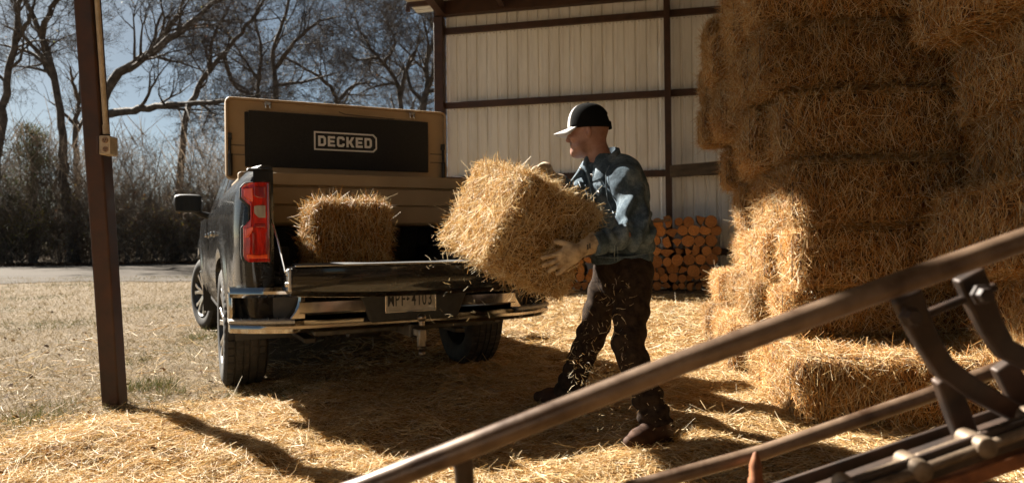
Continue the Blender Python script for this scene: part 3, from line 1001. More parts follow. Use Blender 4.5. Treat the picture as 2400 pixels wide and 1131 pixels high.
while z < 1.42 and row < 10:
    rr = 0.100 if row > 1 else 0.080
    s = 0.04 + (row % 2) * 0.07
    i = 0
    while s < 2.75:
        big = rl.random()
        r_ = rr * (rl.uniform(0.92, 1.12) if big > 0.2 else rl.uniform(0.74, 0.86))
        if z + r_ > tops(s):
            s += 2 * r_; continue
        is_round = rl.random() < (0.72 if s < 0.55 else 0.30 if row > 1 else 0.65)
        me = rl.choice(round_m if is_round else split_m)
        o = link('firewood_log', me, None, None, label=f'{"round sawn" if is_round else "split"} firewood log in the {row_words[row]} row of the woodpile, {ord_words[min(i, 23)]} from the straw stack',
                 category='firewood log', group='firewood logs stacked along the back wall')
        c = WC + WA * (x_end - s - r_) + WN * (0.62 + rl.uniform(-.05, .05))
        o.location = (c[0], c[1], z + rl.uniform(-.028, .028))
        q = rl.uniform(0, 6.283) if is_round else rl.choice([0, math.pi / 2, math.pi, -math.pi / 2]) + rl.uniform(-.5, .5)
        Mx = Matrix.Rotation(math.atan2(WA[1], WA[0]), 4, 'Z') @ Matrix.Rotation(q, 4, 'Y')
        o.rotation_euler = Mx.to_euler()
        o.scale = (r_ * rl.uniform(0.95, 1.1), 0.45, r_ * rl.uniform(0.92, 1.05))
        s += 2 * r_ * 0.95
        i += 1
    z += 2 * rr * 0.86
    row += 1
# bearers under the pile, a board on top
M['timber'] = simple('timber', (0.09, 0.055, 0.030, 1), (0.20, 0.125, 0.07, 1), 0.85, scale=14, stretch=(0.12, 1, 1), bumpk=0.4)
wz = math.atan2(WA[1], WA[0])
for dy, h, lab in ((0.70, 0.10, 'front'), (0.28, 0.10, 'rear')):
    c = WC + WA * (x_end - 1.35) + WN * dy
    o = MB().box((0, 0, h / 2), (3.0, 0.10, h)).build('timber_bearer', M['timber'], None, bevel=0.008, label=f'brown timber bearer on the ground under the woodpile, {lab} one', category='timber')
    o.location = c - np.array([0, 0, 0.03]); o.rotation_euler = (0, 0, wz)
c = P(1535, 519, 12.75)
o = MB().box((0, 0, 0), (0.55, 0.30, 0.045)).build('loose_board', M['timber'], None, bevel=0.004, label='short brown board lying on top of the woodpile by the wall post', category='board')
o.location = c; o.rotation_euler = (0, R(-4), wz)
# ------------------------------------------------------------------ bare winter wood behind the road
M['tree_bark'] = simple('tree_bark', (0.035, 0.027, 0.021, 1), (0.12, 0.095, 0.075, 1), 0.9, scale=3, bumpk=0.4, detail=8)
M['twig'] = straw_mat('twig', [(0.0, (0.050, 0.036, 0.026)), (0.5, (0.17, 0.128, 0.092)), (1.0, (0.38, 0.31, 0.24))], 0.2, 0.85)
M['dry_leaf'] = straw_mat('dry_leaf', [(0.0, (0.108, 0.021, 0.0072)), (0.35, (0.18, 0.078, 0.018)), (0.7, (0.228, 0.168, 0.036)), (1.0, (0.132, 0.144, 0.036))], 0.35, 0.7)
M['cedar'] = straw_mat('cedar', [(0.0, (0.030, 0.040, 0.016)), (0.5, (0.085, 0.100, 0.040)), (1.0, (0.17, 0.17, 0.075))], 0.25, 0.8)

M['tree_twig'] = straw_mat('tree_twig', [(0.0, (0.020, 0.015, 0.012)), (0.5, (0.070, 0.054, 0.042)), (1.0, (0.15, 0.12, 0.09))], 0.05, 0.9)

class Tubes:
    """many tapering polylines gathered into one mesh"""
    def __init__(self):
        self.lines = []
    def add(self, pts, radii):
        self.lines.append((np.asarray(pts, float), np.asarray(radii, float)))
    def build(self, sides):
        Vs, Fs, off = [], [], 0
        for pts, rad in self.lines:
            m = len(pts)
            t = np.gradient(pts, axis=0)
            t /= np.linalg.norm(t, axis=1)[:, None] + 1e-9
            ref = np.array([0.3, 0.9, 0.2]) if abs(t[0][1]) < 0.8 else np.array([1.0, 0, 0])
            a = np.cross(t, ref); a /= np.linalg.norm(a, axis=1)[:, None] + 1e-9
            b = np.cross(t, a)
            q = np.linspace(0, 2 * math.pi, sides, endpoint=False)
            ring = pts[:, None, :] + rad[:, None, None] * (np.cos(q)[None, :, None] * a[:, None, :] + np.sin(q)[None, :, None] * b[:, None, :])
            Vs.append(ring.reshape(-1, 3))
            i = np.arange(m * sides).reshape(m, sides) + off
            j = np.roll(i, -1, axis=1)
            Fs.append(np.stack([i[:-1], j[:-1], j[1:], i[1:]], -1).reshape(-1, 4))
            off += m * sides
        return np.concatenate(Vs), np.concatenate(Fs)

def grow(rng, tb, tips, p, d, r, L, depth, crook, maxd, up=0.12):
    """one crooked branch and, from it, smaller ones"""
    n = max(3, int(L / 0.55)) if depth < 2 else 4
    step = L / n
    pts, rad = [p.copy()], [r]
    q = p.copy(); dd = d.copy()
    kids = []
    for i in range(n):
        dd = dd + rng.normal(size=3) * crook
        dd[2] += up * 0.3
        dd /= np.linalg.norm(dd)
        q = q + dd * step
        rr = r * (1 - 0.72 * (i + 1) / n)
        pts.append(q.copy()); rad.append(max(rr, 0.006))
        kids.append((q.copy(), dd.copy(), rr))
    if depth >= maxd:
        tips.append((np.array(pts), max(r * 0.8, 0.008)))
        return
    tb.add(pts, rad)
    nk = int(rng.integers(2, 4)) + (2 if depth < 2 else 1) + (1 if depth == 0 else 0)
    for c in range(nk):
        t = rng.uniform(0.25, 1.0)
        k = min(n - 1, int(t * n))
        kp, kd, kr = kids[k]
        ax = rng.normal(size=3); ax -= kd * np.dot(ax, kd); ax /= np.linalg.norm(ax) + 1e-9
        an = rng.uniform(0.45, 1.15)
        nd = kd * math.cos(an) + ax * math.sin(an)
        nd[1] *= 0.8
        nd /= np.linalg.norm(nd)
        grow(rng, tb, tips, kp, nd, max(kr * rng.uniform(0.6, 0.85), 0.012), L * rng.uniform(0.45, 0.72), depth + 1, crook * 1.15, maxd, up)
    kp, kd, kr = kids[-1]
    grow(rng, tb, tips, kp, kd, max(kr, 0.012), L * 0.6, depth + 1, crook * 1.1, maxd, up)

def twigs_mesh(name, tips, rng, extra=2):
    P0, D, L, W = [], [], [], []
    for pts, r in tips:
        for i in range(len(pts) - 1):
            s = pts[i + 1] - pts[i]
            l = np.linalg.norm(s)
            P0.append(pts[i]); D.append(s / l); L.append(l); W.append(2 * r * (1 - 0.2 * i))
            for e in range(extra):
                dv = s / l + rng.normal(size=3) * 0.75
                dv /= np.linalg.norm(dv)
                P0.append(pts[i] + s * rng.random()); D.append(dv); L.append(l * rng.uniform(0.7, 1.8)); W.append(max(1.2 * r, 0.012))
    P0, D, L, W = map(np.array, (P0, D, L, W))
    view = np.cross(D, np.array([0, 1.0, 0.05]))
    view /= np.linalg.norm(view, axis=1)[:, None] + 1e-9
    t = np.clip(rng.normal(0.45, 0.2, len(P0)), 0, 1)
    V, Q, k = ribbons(P0, D, L, W, rng, bend=0.22, segs=2, taper=0.45, side=None)
    return raw_mesh(name, V, Q, tint=np.repeat(t, k))

def guided_tree(seed, Y, trunk_px, r0, label, limbs=(), maxd=4, crook=0.16, leaves=0, Lk=1.0):
    rng = np.random.default_rng(seed)
    main = [P(u, v, Y + dy) for u, v, dy in trunk_px]
    base = main[0].copy(); base[2] = 0.0
    root = empty('bare_tree', base, label=label, category='bare tree', group='bare trees beyond the dirt road')
    trunk, tb, tips = Tubes(), Tubes(), []
    def resample(pl, k=5):
        q = [2 * pl[0] - pl[1]] + list(pl) + [2 * pl[-1] - pl[-2]]
        out = []
        for i in range(1, len(q) - 2):
            a, b, c, d = q[i - 1], q[i], q[i + 1], q[i + 2]
            for t in np.linspace(0, 1, k, endpoint=False):
                out.append(0.5 * (2 * b + (c - a) * t + (2 * a - 5 * b + 4 * c - d) * t * t + (3 * b - a - 3 * c + d) * t ** 3))
        out.append(pl[-1]); return np.array(out)
    polys = [(main, r0)] + [([P(u, v, Y + dy) for u, v, dy in lm[1]], lm[0]) for lm in limbs]
    for li, (pl, r_) in enumerate(polys):
        pts = resample(pl)
        pts[1:-1] += rng.normal(size=(len(pts) - 2, 3)) * r_ * 0.16
        rad = r_ * (1 - 0.68 * np.linspace(0, 1, len(pts)) ** 1.1)
        if li == 0:
            rad[0] *= 1.35; rad[1] *= 1.1
            pts[0, 2] = -0.2
        (trunk if li == 0 else tb).add(pts - base, rad)
        n = len(pts)
        dirs = np.gradient(pts, axis=0)
        start = int(n * (0.45 if li == 0 else 0.2))
        for k in range(start, n):
            if rng.random() < 0.62 or k == n - 1:
                dv = unit(dirs[k])
                ax = rng.normal(size=3); ax -= dv * np.dot(ax, dv); ax = unit(ax)
                an = rng.uniform(0.4, 1.1) if k < n - 1 else 0.15
                nd = unit(dv * math.cos(an) + ax * math.sin(an))
                grow(rng, tb, tips, pts[k] - base, nd, max(0.02, rad[k] * rng.uniform(0.35, 0.6)), rng.uniform(1.6, 3.4) * Lk * (1.2 - 0.4 * k / n), 1, crook, maxd)
    V, Q = trunk.build(9)
    link('trunk', raw_mesh('trunk', V, Q, smooth=True), M['tree_bark'], root)
    V, Q = tb.build(5)
    cr = link('crown', raw_mesh('crown', V, Q, smooth=True), M['tree_bark'], root)
    link('twigs', twigs_mesh('twigs', tips, rng), M['tree_twig'], cr, kind='stuff')
    if leaves:
        c = np.array([tips[i][0][-1] for i in rng.integers(0, len(tips), leaves)]) + rng.normal(size=(leaves, 3)) * 0.12
        link('dry_leaves', leaf_mesh(c, rng, (0.035, 0.075)), M['dry_leaf'], cr, kind='stuff')
    return root, len(tips)

def leaf_mesh(c, rng, size, tint=None):
    n = len(c)
    s = rng.uniform(*size, n)[:, None]
    a = rng.normal(size=(n, 3)); a /= np.linalg.norm(a, axis=1)[:, None]
    b = np.cross(a, rng.normal(size=(n, 3))); b /= np.linalg.norm(b, axis=1)[:, None] + 1e-9
    V = np.stack([c - a * s, c - b * s * 0.55, c + a * s, c + b * s * 0.55], 1).reshape(-1, 3)
    Q = np.arange(n * 4).reshape(-1, 4)
    t = rng.random(n) if tint is None else tint
    return raw_mesh('leaves', V, Q, tint=np.repeat(t, 4))

T0 = 0
TREES = [
    (21, 40, [(175, 600, 0), (150, 420, 0), (146, 318, 0), (125, 170, 0), (95, 78, 0.5), (55, -10, 0.8), (20, -90, 1)], 0.266, 'bare tree leaning left with a forked dark trunk left of the steel post', [(0.2, [(98, 85, .5), (115, 30, 0), (160, -30, -.5)]), (0.17, [(130, 190, 0), (80, 130, 1), (0, 105, 1.5)]), (0.14, [(120, 160, 0), (60, 90, -1), (10, 60, -1.5)])]),
    (22, 38, [(235, 600, 0), (238, 380, 0), (252, 210, 0), (330, 140, 0), (400, 95, 0), (470, 35, 0.5), (540, -30, 1)], 0.311, 'bare tree with a thick limb slanting up right behind the steel post', [(0.24, [(255, 268, 0), (330, 255, -.5), (420, 245, -.8), (530, 240, -1), (600, 225, -1.2)]), (0.2, [(350, 128, 0), (400, 60, 1), (440, -20, 1.5)]), (0.16, [(300, 165, 0), (350, 120, -1), (380, 30, -1)])]),
    (23, 41, [(408, 600, 0), (422, 420, 0), (440, 265, 0), (480, 180, 0), (525, 125, 0), (590, 45, 0), (640, -30, 0)], 0.222, 'slender bare tree leaning right over the brush behind the truck mirror', [(0.15, [(525, 125, 0), (548, 200, 1), (600, 225, 2)]), (0.14, [(490, 170, 0), (500, 90, -1), (540, 10, -1)])]),
    (24, 43, [(604, 600, 0), (600, 330, 0), (606, 200, 0), (612, 120, 0), (600, 40, 0), (622, -40, 0)], 0.148, 'upright bare tree behind the left corner of the open truck lid', [(0.1, [(606, 190, 0), (560, 120, 1), (520, 60, 1)])]),
    (25, 42, [(655, 600, 0), (652, 330, 0), (648, 220, 0), (640, 120, 0), (668, 40, 0), (690, -50, 0)], 0.207, 'dark upright bare tree behind the truck lid right of the slim one', [(0.14, [(646, 160, 0), (690, 100, -1), (740, 55, -1), (790, 40, -1)]), (0.12, [(650, 200, 0), (720, 190, 1), (790, 170, 1)])]),
    (26, 45, [(800, 600, 0), (800, 350, 0), (790, 240, 0), (760, 190, 0), (720, 165, 0), (660, 130, 0)], 0.178, 'crooked bare tree bending left above the middle of the truck lid', [(0.14, [(790, 240, 0), (830, 200, 1), (880, 195, 1)])]),
    (27, 44, [(945, 600, 0), (942, 330, 0), (938, 235, 0), (925, 185, 0), (890, 140, 0), (858, 95, 0), (835, 50, 0)], 0.185, 'spreading bare oak with gnarled branches left of the shed corner', [(0.16, [(938, 230, 0), (950, 170, 0), (975, 120, 0), (985, 70, 0)]), (0.12, [(900, 150, 0), (925, 100, -1), (905, 50, -1)]), (0.11, [(885, 135, 0), (840, 140, 1), (800, 120, 1)]), (0.1, [(930, 195, 0), (890, 200, -1), (850, 215, -1)])]),
    (28, 39, [(985, 600, 0), (982, 380, 0), (992, 250, 0), (1003, 200, 0), (1000, 140, 0), (1018, 90, 0), (1010, 40, 0)], 0.237, 'thick trunked bare oak right against the shed corner post', [(0.15, [(1003, 205, 0), (1025, 160, -.5), (1060, 130, -1)]), (0.13, [(995, 245, 0), (960, 200, .5), (955, 150, 1), (980, 110, 1)])]),
    (29, 39, [(-30, 600, 0), (-5, 380, 0), (10, 220, 0), (38, 90, 0), (45, 0, 0), (90, -60, 0)], 0.252, 'bare tree at the left edge of the photo leaning in over the cedar', [(0.16, [(35, 100, 0), (60, 60, 0), (85, -10, 0)])]),
]
for sd_, Y_, tr_, r_, lab_, lim_ in TREES:
    o_, nt_ = guided_tree(sd_, Y_, tr_, r_, lab_, lim_, leaves=220 if sd_ in (22, 23, 27) else 60)
    T0 += nt_
# more distant trees, copies of those above
roots = [o for o in COL.objects if o.name.startswith('bare_tree')]
rt_ = random.Random(3)
far_labels = ['bare tree in the far rank of the wood beyond the dirt road']
for i in range(9):
    src = roots[rt_.randrange(len(roots))]
    c = dup(src, label=far_labels[0], group='far rank of bare trees in the wood')
    X = -54 + i * 6.4 + rt_.uniform(-1.2, 1.2)
    c.location = (X, 52 + rt_.uniform(-3, 6) + X * 0.08, 0)
    c.rotation_euler = (0, 0, rt_.uniform(0, 6.28))
    s = rt_.uniform(0.75, 1.0)
    c.scale = (s, s, s * rt_.uniform(0.85, 1.0))

# tangled brush along the wood's edge: several big thickets as one mass, some bushes that stand out
def brush(rng, n, w, h, dpt, wr=(0.008, 0.024)):
    x = (rng.random(n) - 0.5) * w; y = (rng.random(n) - 0.5) * dpt
    hh = h * (0.12 + 1.25 * fnoise(x * 0.45 + 3, y * 0.3, 4.0, 3))
    z = hh * rng.random(n) ** 1.35
    D = rng.normal(size=(n, 3)) * np.array([0.8, 0.6, 0.6]); D[:, 2] += 0.65
    D /= np.linalg.norm(D, axis=1)[:, None]
    L = rng.uniform(0.5, 2.2, n) * (1 - 0.3 * z / h); W = rng.uniform(*wr, n)
    return np.stack([x, y, z], 1), D, L, W
rb = np.random.default_rng(77)
segsP = []
for (x0, x1, hmax, yoff, cnt) in ((-42, -30, 6.6, 1.2, 17000), (-32, -17, 7.4, 1.2, 30000), (-18, -4, 6.8, 1.2, 20000), (-5, 10, 6.0, 1.6, 11000), (-50, 12, 8.2, 8.0, 30000)):
    p0, d0, l0, w0_ = brush(rb, cnt, x1 - x0, hmax, 4.5)
    p0[:, 0] += (x0 + x1) / 2
    p0[:, 1] += 41.2 + yoff + (p0[:, 0] + 12) * 0.10
    thick_ = rb.random(cnt) < 0.06
    l0 = np.where(thick_, l0 * 1.9, l0); w0_ = np.where(thick_, rb.uniform(0.03, 0.065, cnt), w0_)
    d0[thick_, 2] = np.abs(d0[thick_, 2]) + 0.8
    d0 /= np.linalg.norm(d0, axis=1)[:, None]
    segsP.append((p0, d0, l0, w0_))
p0, d0, l0, w0_ = [np.concatenate([s[i] for s in segsP]) for i in range(4)]
low = np.clip(1 - p0[:, 2] / 5.5, 0, 1)
link('thicket', strand_mesh('thicket', p0, d0, l0, w0_, rb, np.clip(rb.normal(0.48, 0.22, len(p0)), 0, 1), bend=0.28, taper=0.4), M['twig'], kind='stuff')
# dead and turning leaves held in the thicket
n = 5200
c = np.stack([-48 + 58 * rb.random(n), np.zeros(n), 0.3 + 5.0 * rb.random(n) ** 1.3], 1)
c[:, 1] = 41.0 + (c[:, 0] + 12) * 0.10 + 4 * rb.random(n)
clump = fnoise(c[:, 0] * 0.8, c[:, 2] * 0.9, 2.0)
c = c[clump > 0.47]
link('thicket_leaves', leaf_mesh(c, rb, (0.04, 0.10)), M['dry_leaf'], kind='stuff')
# bushes that can be told apart
def bush(seed, u, v_base, Y, w, h, label, n=900, leaf=0, green=False):
    rng = np.random.default_rng(seed)
    b = G(u, 602); b = np.array([(u - 1200) / F * Y, Y, 0.0])
    root = empty('bare_shrub', b, label=label, category='shrub', group='shrubs along the edge of the wood')
    tb, tips = Tubes(), []
    for k in range(9):
        a = rng.uniform(0, 6.28)
        d = unit([math.cos(a) * 0.45, math.sin(a) * 0.35, 1.0])
        grow(rng, tb, tips, np.array([math.cos(a) * 0.1 * w, math.sin(a) * 0.1 * w, -0.05]), d, 0.035, h * rng.uniform(0.4, 0.6), 1, 0.2, 3, up=0.25)
    V, Q = tb.build(4)
    st = link('stems', raw_mesh('stems', V, Q, smooth=True), M['tree_bark'], root)
    link('twigs', twigs_mesh('twigs', tips, rng, 3), M['twig'], root, kind='stuff')
    if leaf:
        c = np.array([tips[i][0][rng.integers(1, 4)] for i in rng.integers(0, len(tips), leaf)]) + rng.normal(size=(leaf, 3)) * 0.1
        link('leaves', leaf_mesh(c, rng, (0.035, 0.08), tint=np.clip(rng.normal(0.8, 0.15, leaf), 0, 1) if green else None), M['dry_leaf'], root, kind='stuff')
bush(51, 70, 600, 38.5, 2.2, 3.6, 'sprawling shrub with a few green leaves left of the steel post', leaf=900, green=True)
bush(52, 315, 600, 38.0, 2.0, 3.4, 'twiggy brown shrub just right of the steel post', leaf=160)
bush(53, 375, 600, 38.5, 2.0, 4.0, 'tangled shrub holding rusty leaves between post and truck', leaf=420)
bush(54, 450, 600, 39.0, 1.8, 3.2, 'low bare shrub behind the truck mirror', leaf=120)
bush(55, 150, 600, 38.2, 2.0, 3.0, 'pale twiggy shrub beside the leaning forked trunk', leaf=120)

bush(56, 30, 600, 39.5, 2.0, 4.6, 'tall bare shrub at the left edge in front of the cedar', leaf=150)
bush(57, 285, 600, 39.5, 2.0, 5.0, 'tall thin stemmed shrub behind the outlet box', leaf=200)
bush(58, 345, 600, 40.0, 2.0, 5.6, 'tall bare sapling clump midway between post and truck', leaf=150)
bush(59, 490, 600, 40.0, 2.0, 4.8, 'bare shrub rising behind the left end of the truck cab', leaf=150)
bush(60, 205, 600, 40.0, 2.0, 5.0, 'bare sapling clump close behind the steel post', leaf=120)
# dark cedar at the left
rng = np.random.default_rng(5)
cb = P(75, 560, 41.0); cb[2] = 0
cd = empty('cedar_tree', cb, label='dark green cedar behind the brush at the far left', category='cedar tree')
MB().tube([(0, 0, -.2), (0.05, 0, 3), (0.1, 0, 7.6)], [0.22, 0.15, 0.03], 8).build('trunk', M['tree_bark'], cd)
pts = []
for k in range(120):
    z = 0.6 + 7.0 * rng.random() ** 0.9
    rmax = 2.2 * (1 - z / 8.2) ** 0.7 * (0.75 + 0.5 * rng.random())
    a = rng.uniform(0, 6.28)
    L = rmax
    for t in np.linspace(0.35, 1.0, 4):
        ctr = np.array([math.cos(a) * L * t, math.sin(a) * L * t, z + 0.35 * t * t + 0.1])
        pts.append(ctr + rng.normal(size=(11, 3)) * np.array([0.22, 0.22, 0.20]))
c = np.concatenate(pts)
d_ = rng.normal(size=c.shape) * 0.5; d_[:, 2] += 0.5; d_ += (c - np.array([0, 0, 3.5])) * 0.15
d_ /= np.linalg.norm(d_, axis=1)[:, None]
link('crown', strand_mesh('crown', c, d_, rng.uniform(0.14, 0.34, len(c)), rng.uniform(0.03, 0.07, len(c)), rng, np.clip(rng.normal(0.45, 0.25, len(c)), 0, 1), bend=0.3, taper=0.3), M['cedar'], cd, kind='stuff')
# ------------------------------------------------------------------ pickup truck, local axes: x right, y forward, z up, origin under the rear axle
def paint_material():
    m, nt, bs, out = new_mat('black_paint')
    n = noise_tex(nt, 5.0, 8, 0.7, stretch=(1, 0.6, 2.2), dist=1.5)
    n2 = noise_tex(nt, 60, 4, 0.7)
    dust = ramp(nt, [(0.40, (0, 0, 0)), (0.75, (1, 1, 1))], n.outputs['Fac'])
    col = nt.nodes.new('ShaderNodeMix'); col.data_type = 'RGBA'
    col.inputs['A'].default_value = (0.008, 0.008, 0.009, 1)
    col.inputs['B'].default_value = (0.018, 0.0155, 0.0125, 1)
    nt.links.new(dust.outputs[0], col.inputs['Factor'])
    nt.links.new(col.outputs['Result'], bs.inputs['Base Color'])
    mr = nt.nodes.new('ShaderNodeMapRange'); mr.inputs['To Min'].default_value = 0.10; mr.inputs['To Max'].default_value = 0.42
    nt.links.new(n.outputs['Fac'], mr.inputs['Value']); nt.links.new(mr.outputs[0], bs.inputs['Roughness'])
    bs.inputs['Coat Weight'].default_value = 0.6
    bs.inputs['Specular IOR Level'].default_value = 0.12
    bs.inputs['Coat Roughness'].default_value = 0.06
    return m
M['paint'] = paint_material()
M['chrome'] = simple('dark_chrome', (0.34, 0.325, 0.305, 1), (0.44, 0.42, 0.395, 1), 0.07, 1.0, scale=6, rough2=0.17)
M['plastic'] = simple('black_plastic', (0.010, 0.010, 0.010, 1), (0.020, 0.019, 0.018, 1), 0.55, scale=40, bumpk=0.05)
M['liner'] = simple('bed_liner', (0.008, 0.008, 0.008, 1), (0.017, 0.016, 0.015, 1), 0.7, scale=120, bumpk=0.2)
M['rubber'] = simple('tyre_rubber', (0.010, 0.0095, 0.009, 1), (0.042, 0.034, 0.026, 1), 0.8, scale=14, bumpk=0.15, detail=8, lo=0.35, hi=0.75)
M['alloy'] = simple('alloy', (0.42, 0.40, 0.38, 1), (0.60, 0.58, 0.55, 1), 0.28, 0.9, scale=20)
M['alloy_dark'] = simple('alloy_dark', (0.02, 0.02, 0.02, 1), (0.05, 0.05, 0.05, 1), 0.4, 0.6)
M['tan'] = simple('tan_plastic', (0.27, 0.185, 0.10, 1), (0.33, 0.235, 0.135, 1), 0.55, scale=3, rough2=0.65, bumpk=0.04, detail=8)
M['foam'] = simple('black_foam', (0.008, 0.008, 0.008, 1), (0.016, 0.015, 0.014, 1), 0.85, scale=90, bumpk=0.3)
M['white_print'] = simple('white_print', (0.66, 0.64, 0.60, 1), (0.72, 0.70, 0.66, 1), 0.6)
M['metal'] = simple('bright_metal', (0.55, 0.53, 0.50, 1), (0.65, 0.63, 0.60, 1), 0.25, 1.0, scale=30)
M['steel_dark'] = simple('under_steel', (0.03, 0.026, 0.022, 1), (0.10, 0.085, 0.065, 1), 0.6, 0.4, scale=10)
M['hitch'] = simple('hitch_chrome', (0.10, 0.085, 0.07, 1), (0.22, 0.19, 0.16, 1), 0.3, 0.9)
M['step_pad'] = simple('step_pad', (0.22, 0.21, 0.20, 1), (0.34, 0.33, 0.31, 1), 0.5, scale=60, bumpk=0.5)
def glass_mat():
    m, nt, bs, out = new_mat('tinted_glass')
    bs.inputs['Base Color'].default_value = (0.012, 0.016, 0.022, 1)
    bs.inputs['Roughness'].default_value = 0.04
    bs.inputs['Specular IOR Level'].default_value = 0.8
    return m
M['glass'] = glass_mat()
def lens_mat(name, c0, c1, tr=0.35):
    m, nt, bs, out = new_mat(name)
    n = noise_tex(nt, 14, 3, 0.5, stretch=(2.4, 1, 0.6), dist=0.6)
    r = ramp(nt, [(0.35, c0), (0.7, c1)], n.outputs['Fac'])
    nt.links.new(r.outputs[0], bs.inputs['Base Color'])
    bs.inputs['Roughness'].default_value = 0.08
    bs.inputs['Coat Weight'].default_value = 1.0
    bs.inputs['Coat Roughness'].default_value = 0.02
    t = nt.nodes.new('ShaderNodeBsdfTranslucent'); nt.links.new(r.outputs[0], t.inputs['Color'])
    mx = nt.nodes.new('ShaderNodeMixShader'); mx.inputs[0].default_value = tr
    nt.links.new(bs.outputs[0], mx.inputs[1]); nt.links.new(t.outputs[0], mx.inputs[2])
    nt.links.new(mx.outputs[0], out.inputs['Surface'])
    return m
M['lens_red'] = lens_mat('red_lens', (0.32, 0.007, 0.003), (0.75, 0.025, 0.008), 0.2)
M['lens_deep'] = lens_mat('deep_red_lens', (0.16, 0.004, 0.002), (0.36, 0.012, 0.005), 0.15)
M['lens_sunlit'] = lens_mat('sunlit_red_lens', (0.85, 0.07, 0.015), (1.0, 0.16, 0.03), 0.2)  # sunlight glowing through the lens, painted as a brighter orange-red
M['lens_clear'] = lens_mat('clear_lens', (0.26, 0.24, 0.21), (0.48, 0.45, 0.39), 0.3)
M['lens_amber'] = lens_mat('amber_lens', (0.5, 0.10, 0.01), (0.7, 0.2, 0.03), 0.3)

truck = empty('pickup_truck', (TR_X, TR_Y, 0.0), (0, 0, TR_YAW), label='black pickup truck backed up to the shed with its tailgate down', category='pickup truck')

ZP = np.array([0.40, 0.55, 0.70, 0.85, 0.98, 1.10, 1.20, 1.27, 1.33, 1.38, 1.42])
XP = np.array([0.935, 0.968, 0.986, 0.994, 0.998, 1.000, 0.992, 0.982, 0.966, 0.945, 0.905])
WHEELS = (0.0, 3.745)
def half_w(y, z):
    w = np.interp(z, ZP, XP)
    for wy in WHEELS:
        d = math.hypot((y - wy) * 1.0, (z - 0.44) * 0.95)
        w += 0.030 * math.exp(-((d - 0.52) / 0.075) ** 2) * (1 if z > 0.45 else 0.6)
    w -= 0.05 * max(0, (-0.93 - y) / 0.2) ** 2        # rear end tucks in
    w -= 0.16 * max(0, (y - 4.0) / 0.6) ** 2           # nose tapers
    w -= 0.010 * math.exp(-((z - 0.80) / 0.05) ** 2) * (1 if 0.6 < y < 3.1 else 0)  # crease in the doors
    return w
def arch_low(y, base):
    z = base
    for wy in WHEELS:
        q = abs(y - wy) / 0.505
        if q < 1:
            z = max(z, 0.42 + 0.475 * (1 - q ** 2.6) ** (1 / 2.6))
    return z
def side_panel(name, y0, y1, zlow, zhigh, parent=truck, ny=40, nz=14, mat='paint', label=None):
    out = []
    for sgn in (-1, 1):
        mb = MB()
        ys = np.linspace(y0, y1, ny)
        for wy in WHEELS:
            for e in (-0.505, 0.505):
                if y0 < wy + e < y1:
                    ys = np.sort(np.concatenate([ys, [wy + e - 1e-3, wy + e + 1e-3]]))
        secs = []
        for y in ys:
            zl = arch_low(y, zlow(y)); zh = zhigh(y)
            s = []
            inn = []
            for t in np.linspace(0, 1, nz):
                z = zl + (zh - zl) * t
                s.append((sgn * half_w(y, z), y, z))
            # turn the lower edge inwards, and the upper edge over
            w0, w1 = half_w(y, zl), half_w(y, zh)
            s = [(sgn * (w0 - 0.05), y, zl + 0.004)] + s + [(sgn * (w1 - 0.03), y, zh + 0.006)]
            secs.append(s)
        mb.loft(secs, closed=False)
        # end returns
        for s in (secs[0], secs[-1]):
            n = len(s)
            vs = s + [(p[0] - sgn * 0.035, p[1] + (0.0), p[2]) for p in s]
            mb.add(vs, [(i, i + 1, n + i + 1, n + i) for i in range(n - 1)])
        o = mb.build(name, M[mat], parent, smooth=35)
        if sgn > 0 or True:
            out.append(o)
    return out
RAIL = lambda y: 1.405 + 0.012 * max(0, (-0.6 - y) / 0.5)
side_panel('bed_side', -1.125, 0.765, lambda y: 0.55 if y < 0 else 0.47, RAIL, ny=70)
side_panel('rear_door', 0.785, 1.715, lambda y: 0.46, lambda y: 1.285, ny=24)
side_panel('front_door', 1.725, 2.745, lambda y: 0.46, lambda y: 1.280, ny=24)
side_panel('front_fender', 2.755, 4.60, lambda y: 0.47, lambda y: 1.272 - 0.10 * max(0, (y - 4.2) / 0.4) ** 2, ny=60)
# dark inner body, so gaps are dark
mb = MB()
mb.box((0, 2.0, 0.70), (1.84, 2.40, 0.52))
mb.box((-0.83, -0.80, 0.70), (0.10, 0.54, 0.42)).box((0.83, -0.80, 0.70), (0.10, 0.54, 0.42))
mb.box((0, 4.02, 0.95), (1.30, 1.0, 0.5))
mb.build('inner_body', M['plastic'], truck)
# rocker and running boards
for s in (-1, 1):
    MB().box((s * 0.90, 1.75, 0.43), (0.08, 2.05, 0.06)).build('rocker_panel', M['plastic'], truck, bevel=0.02)
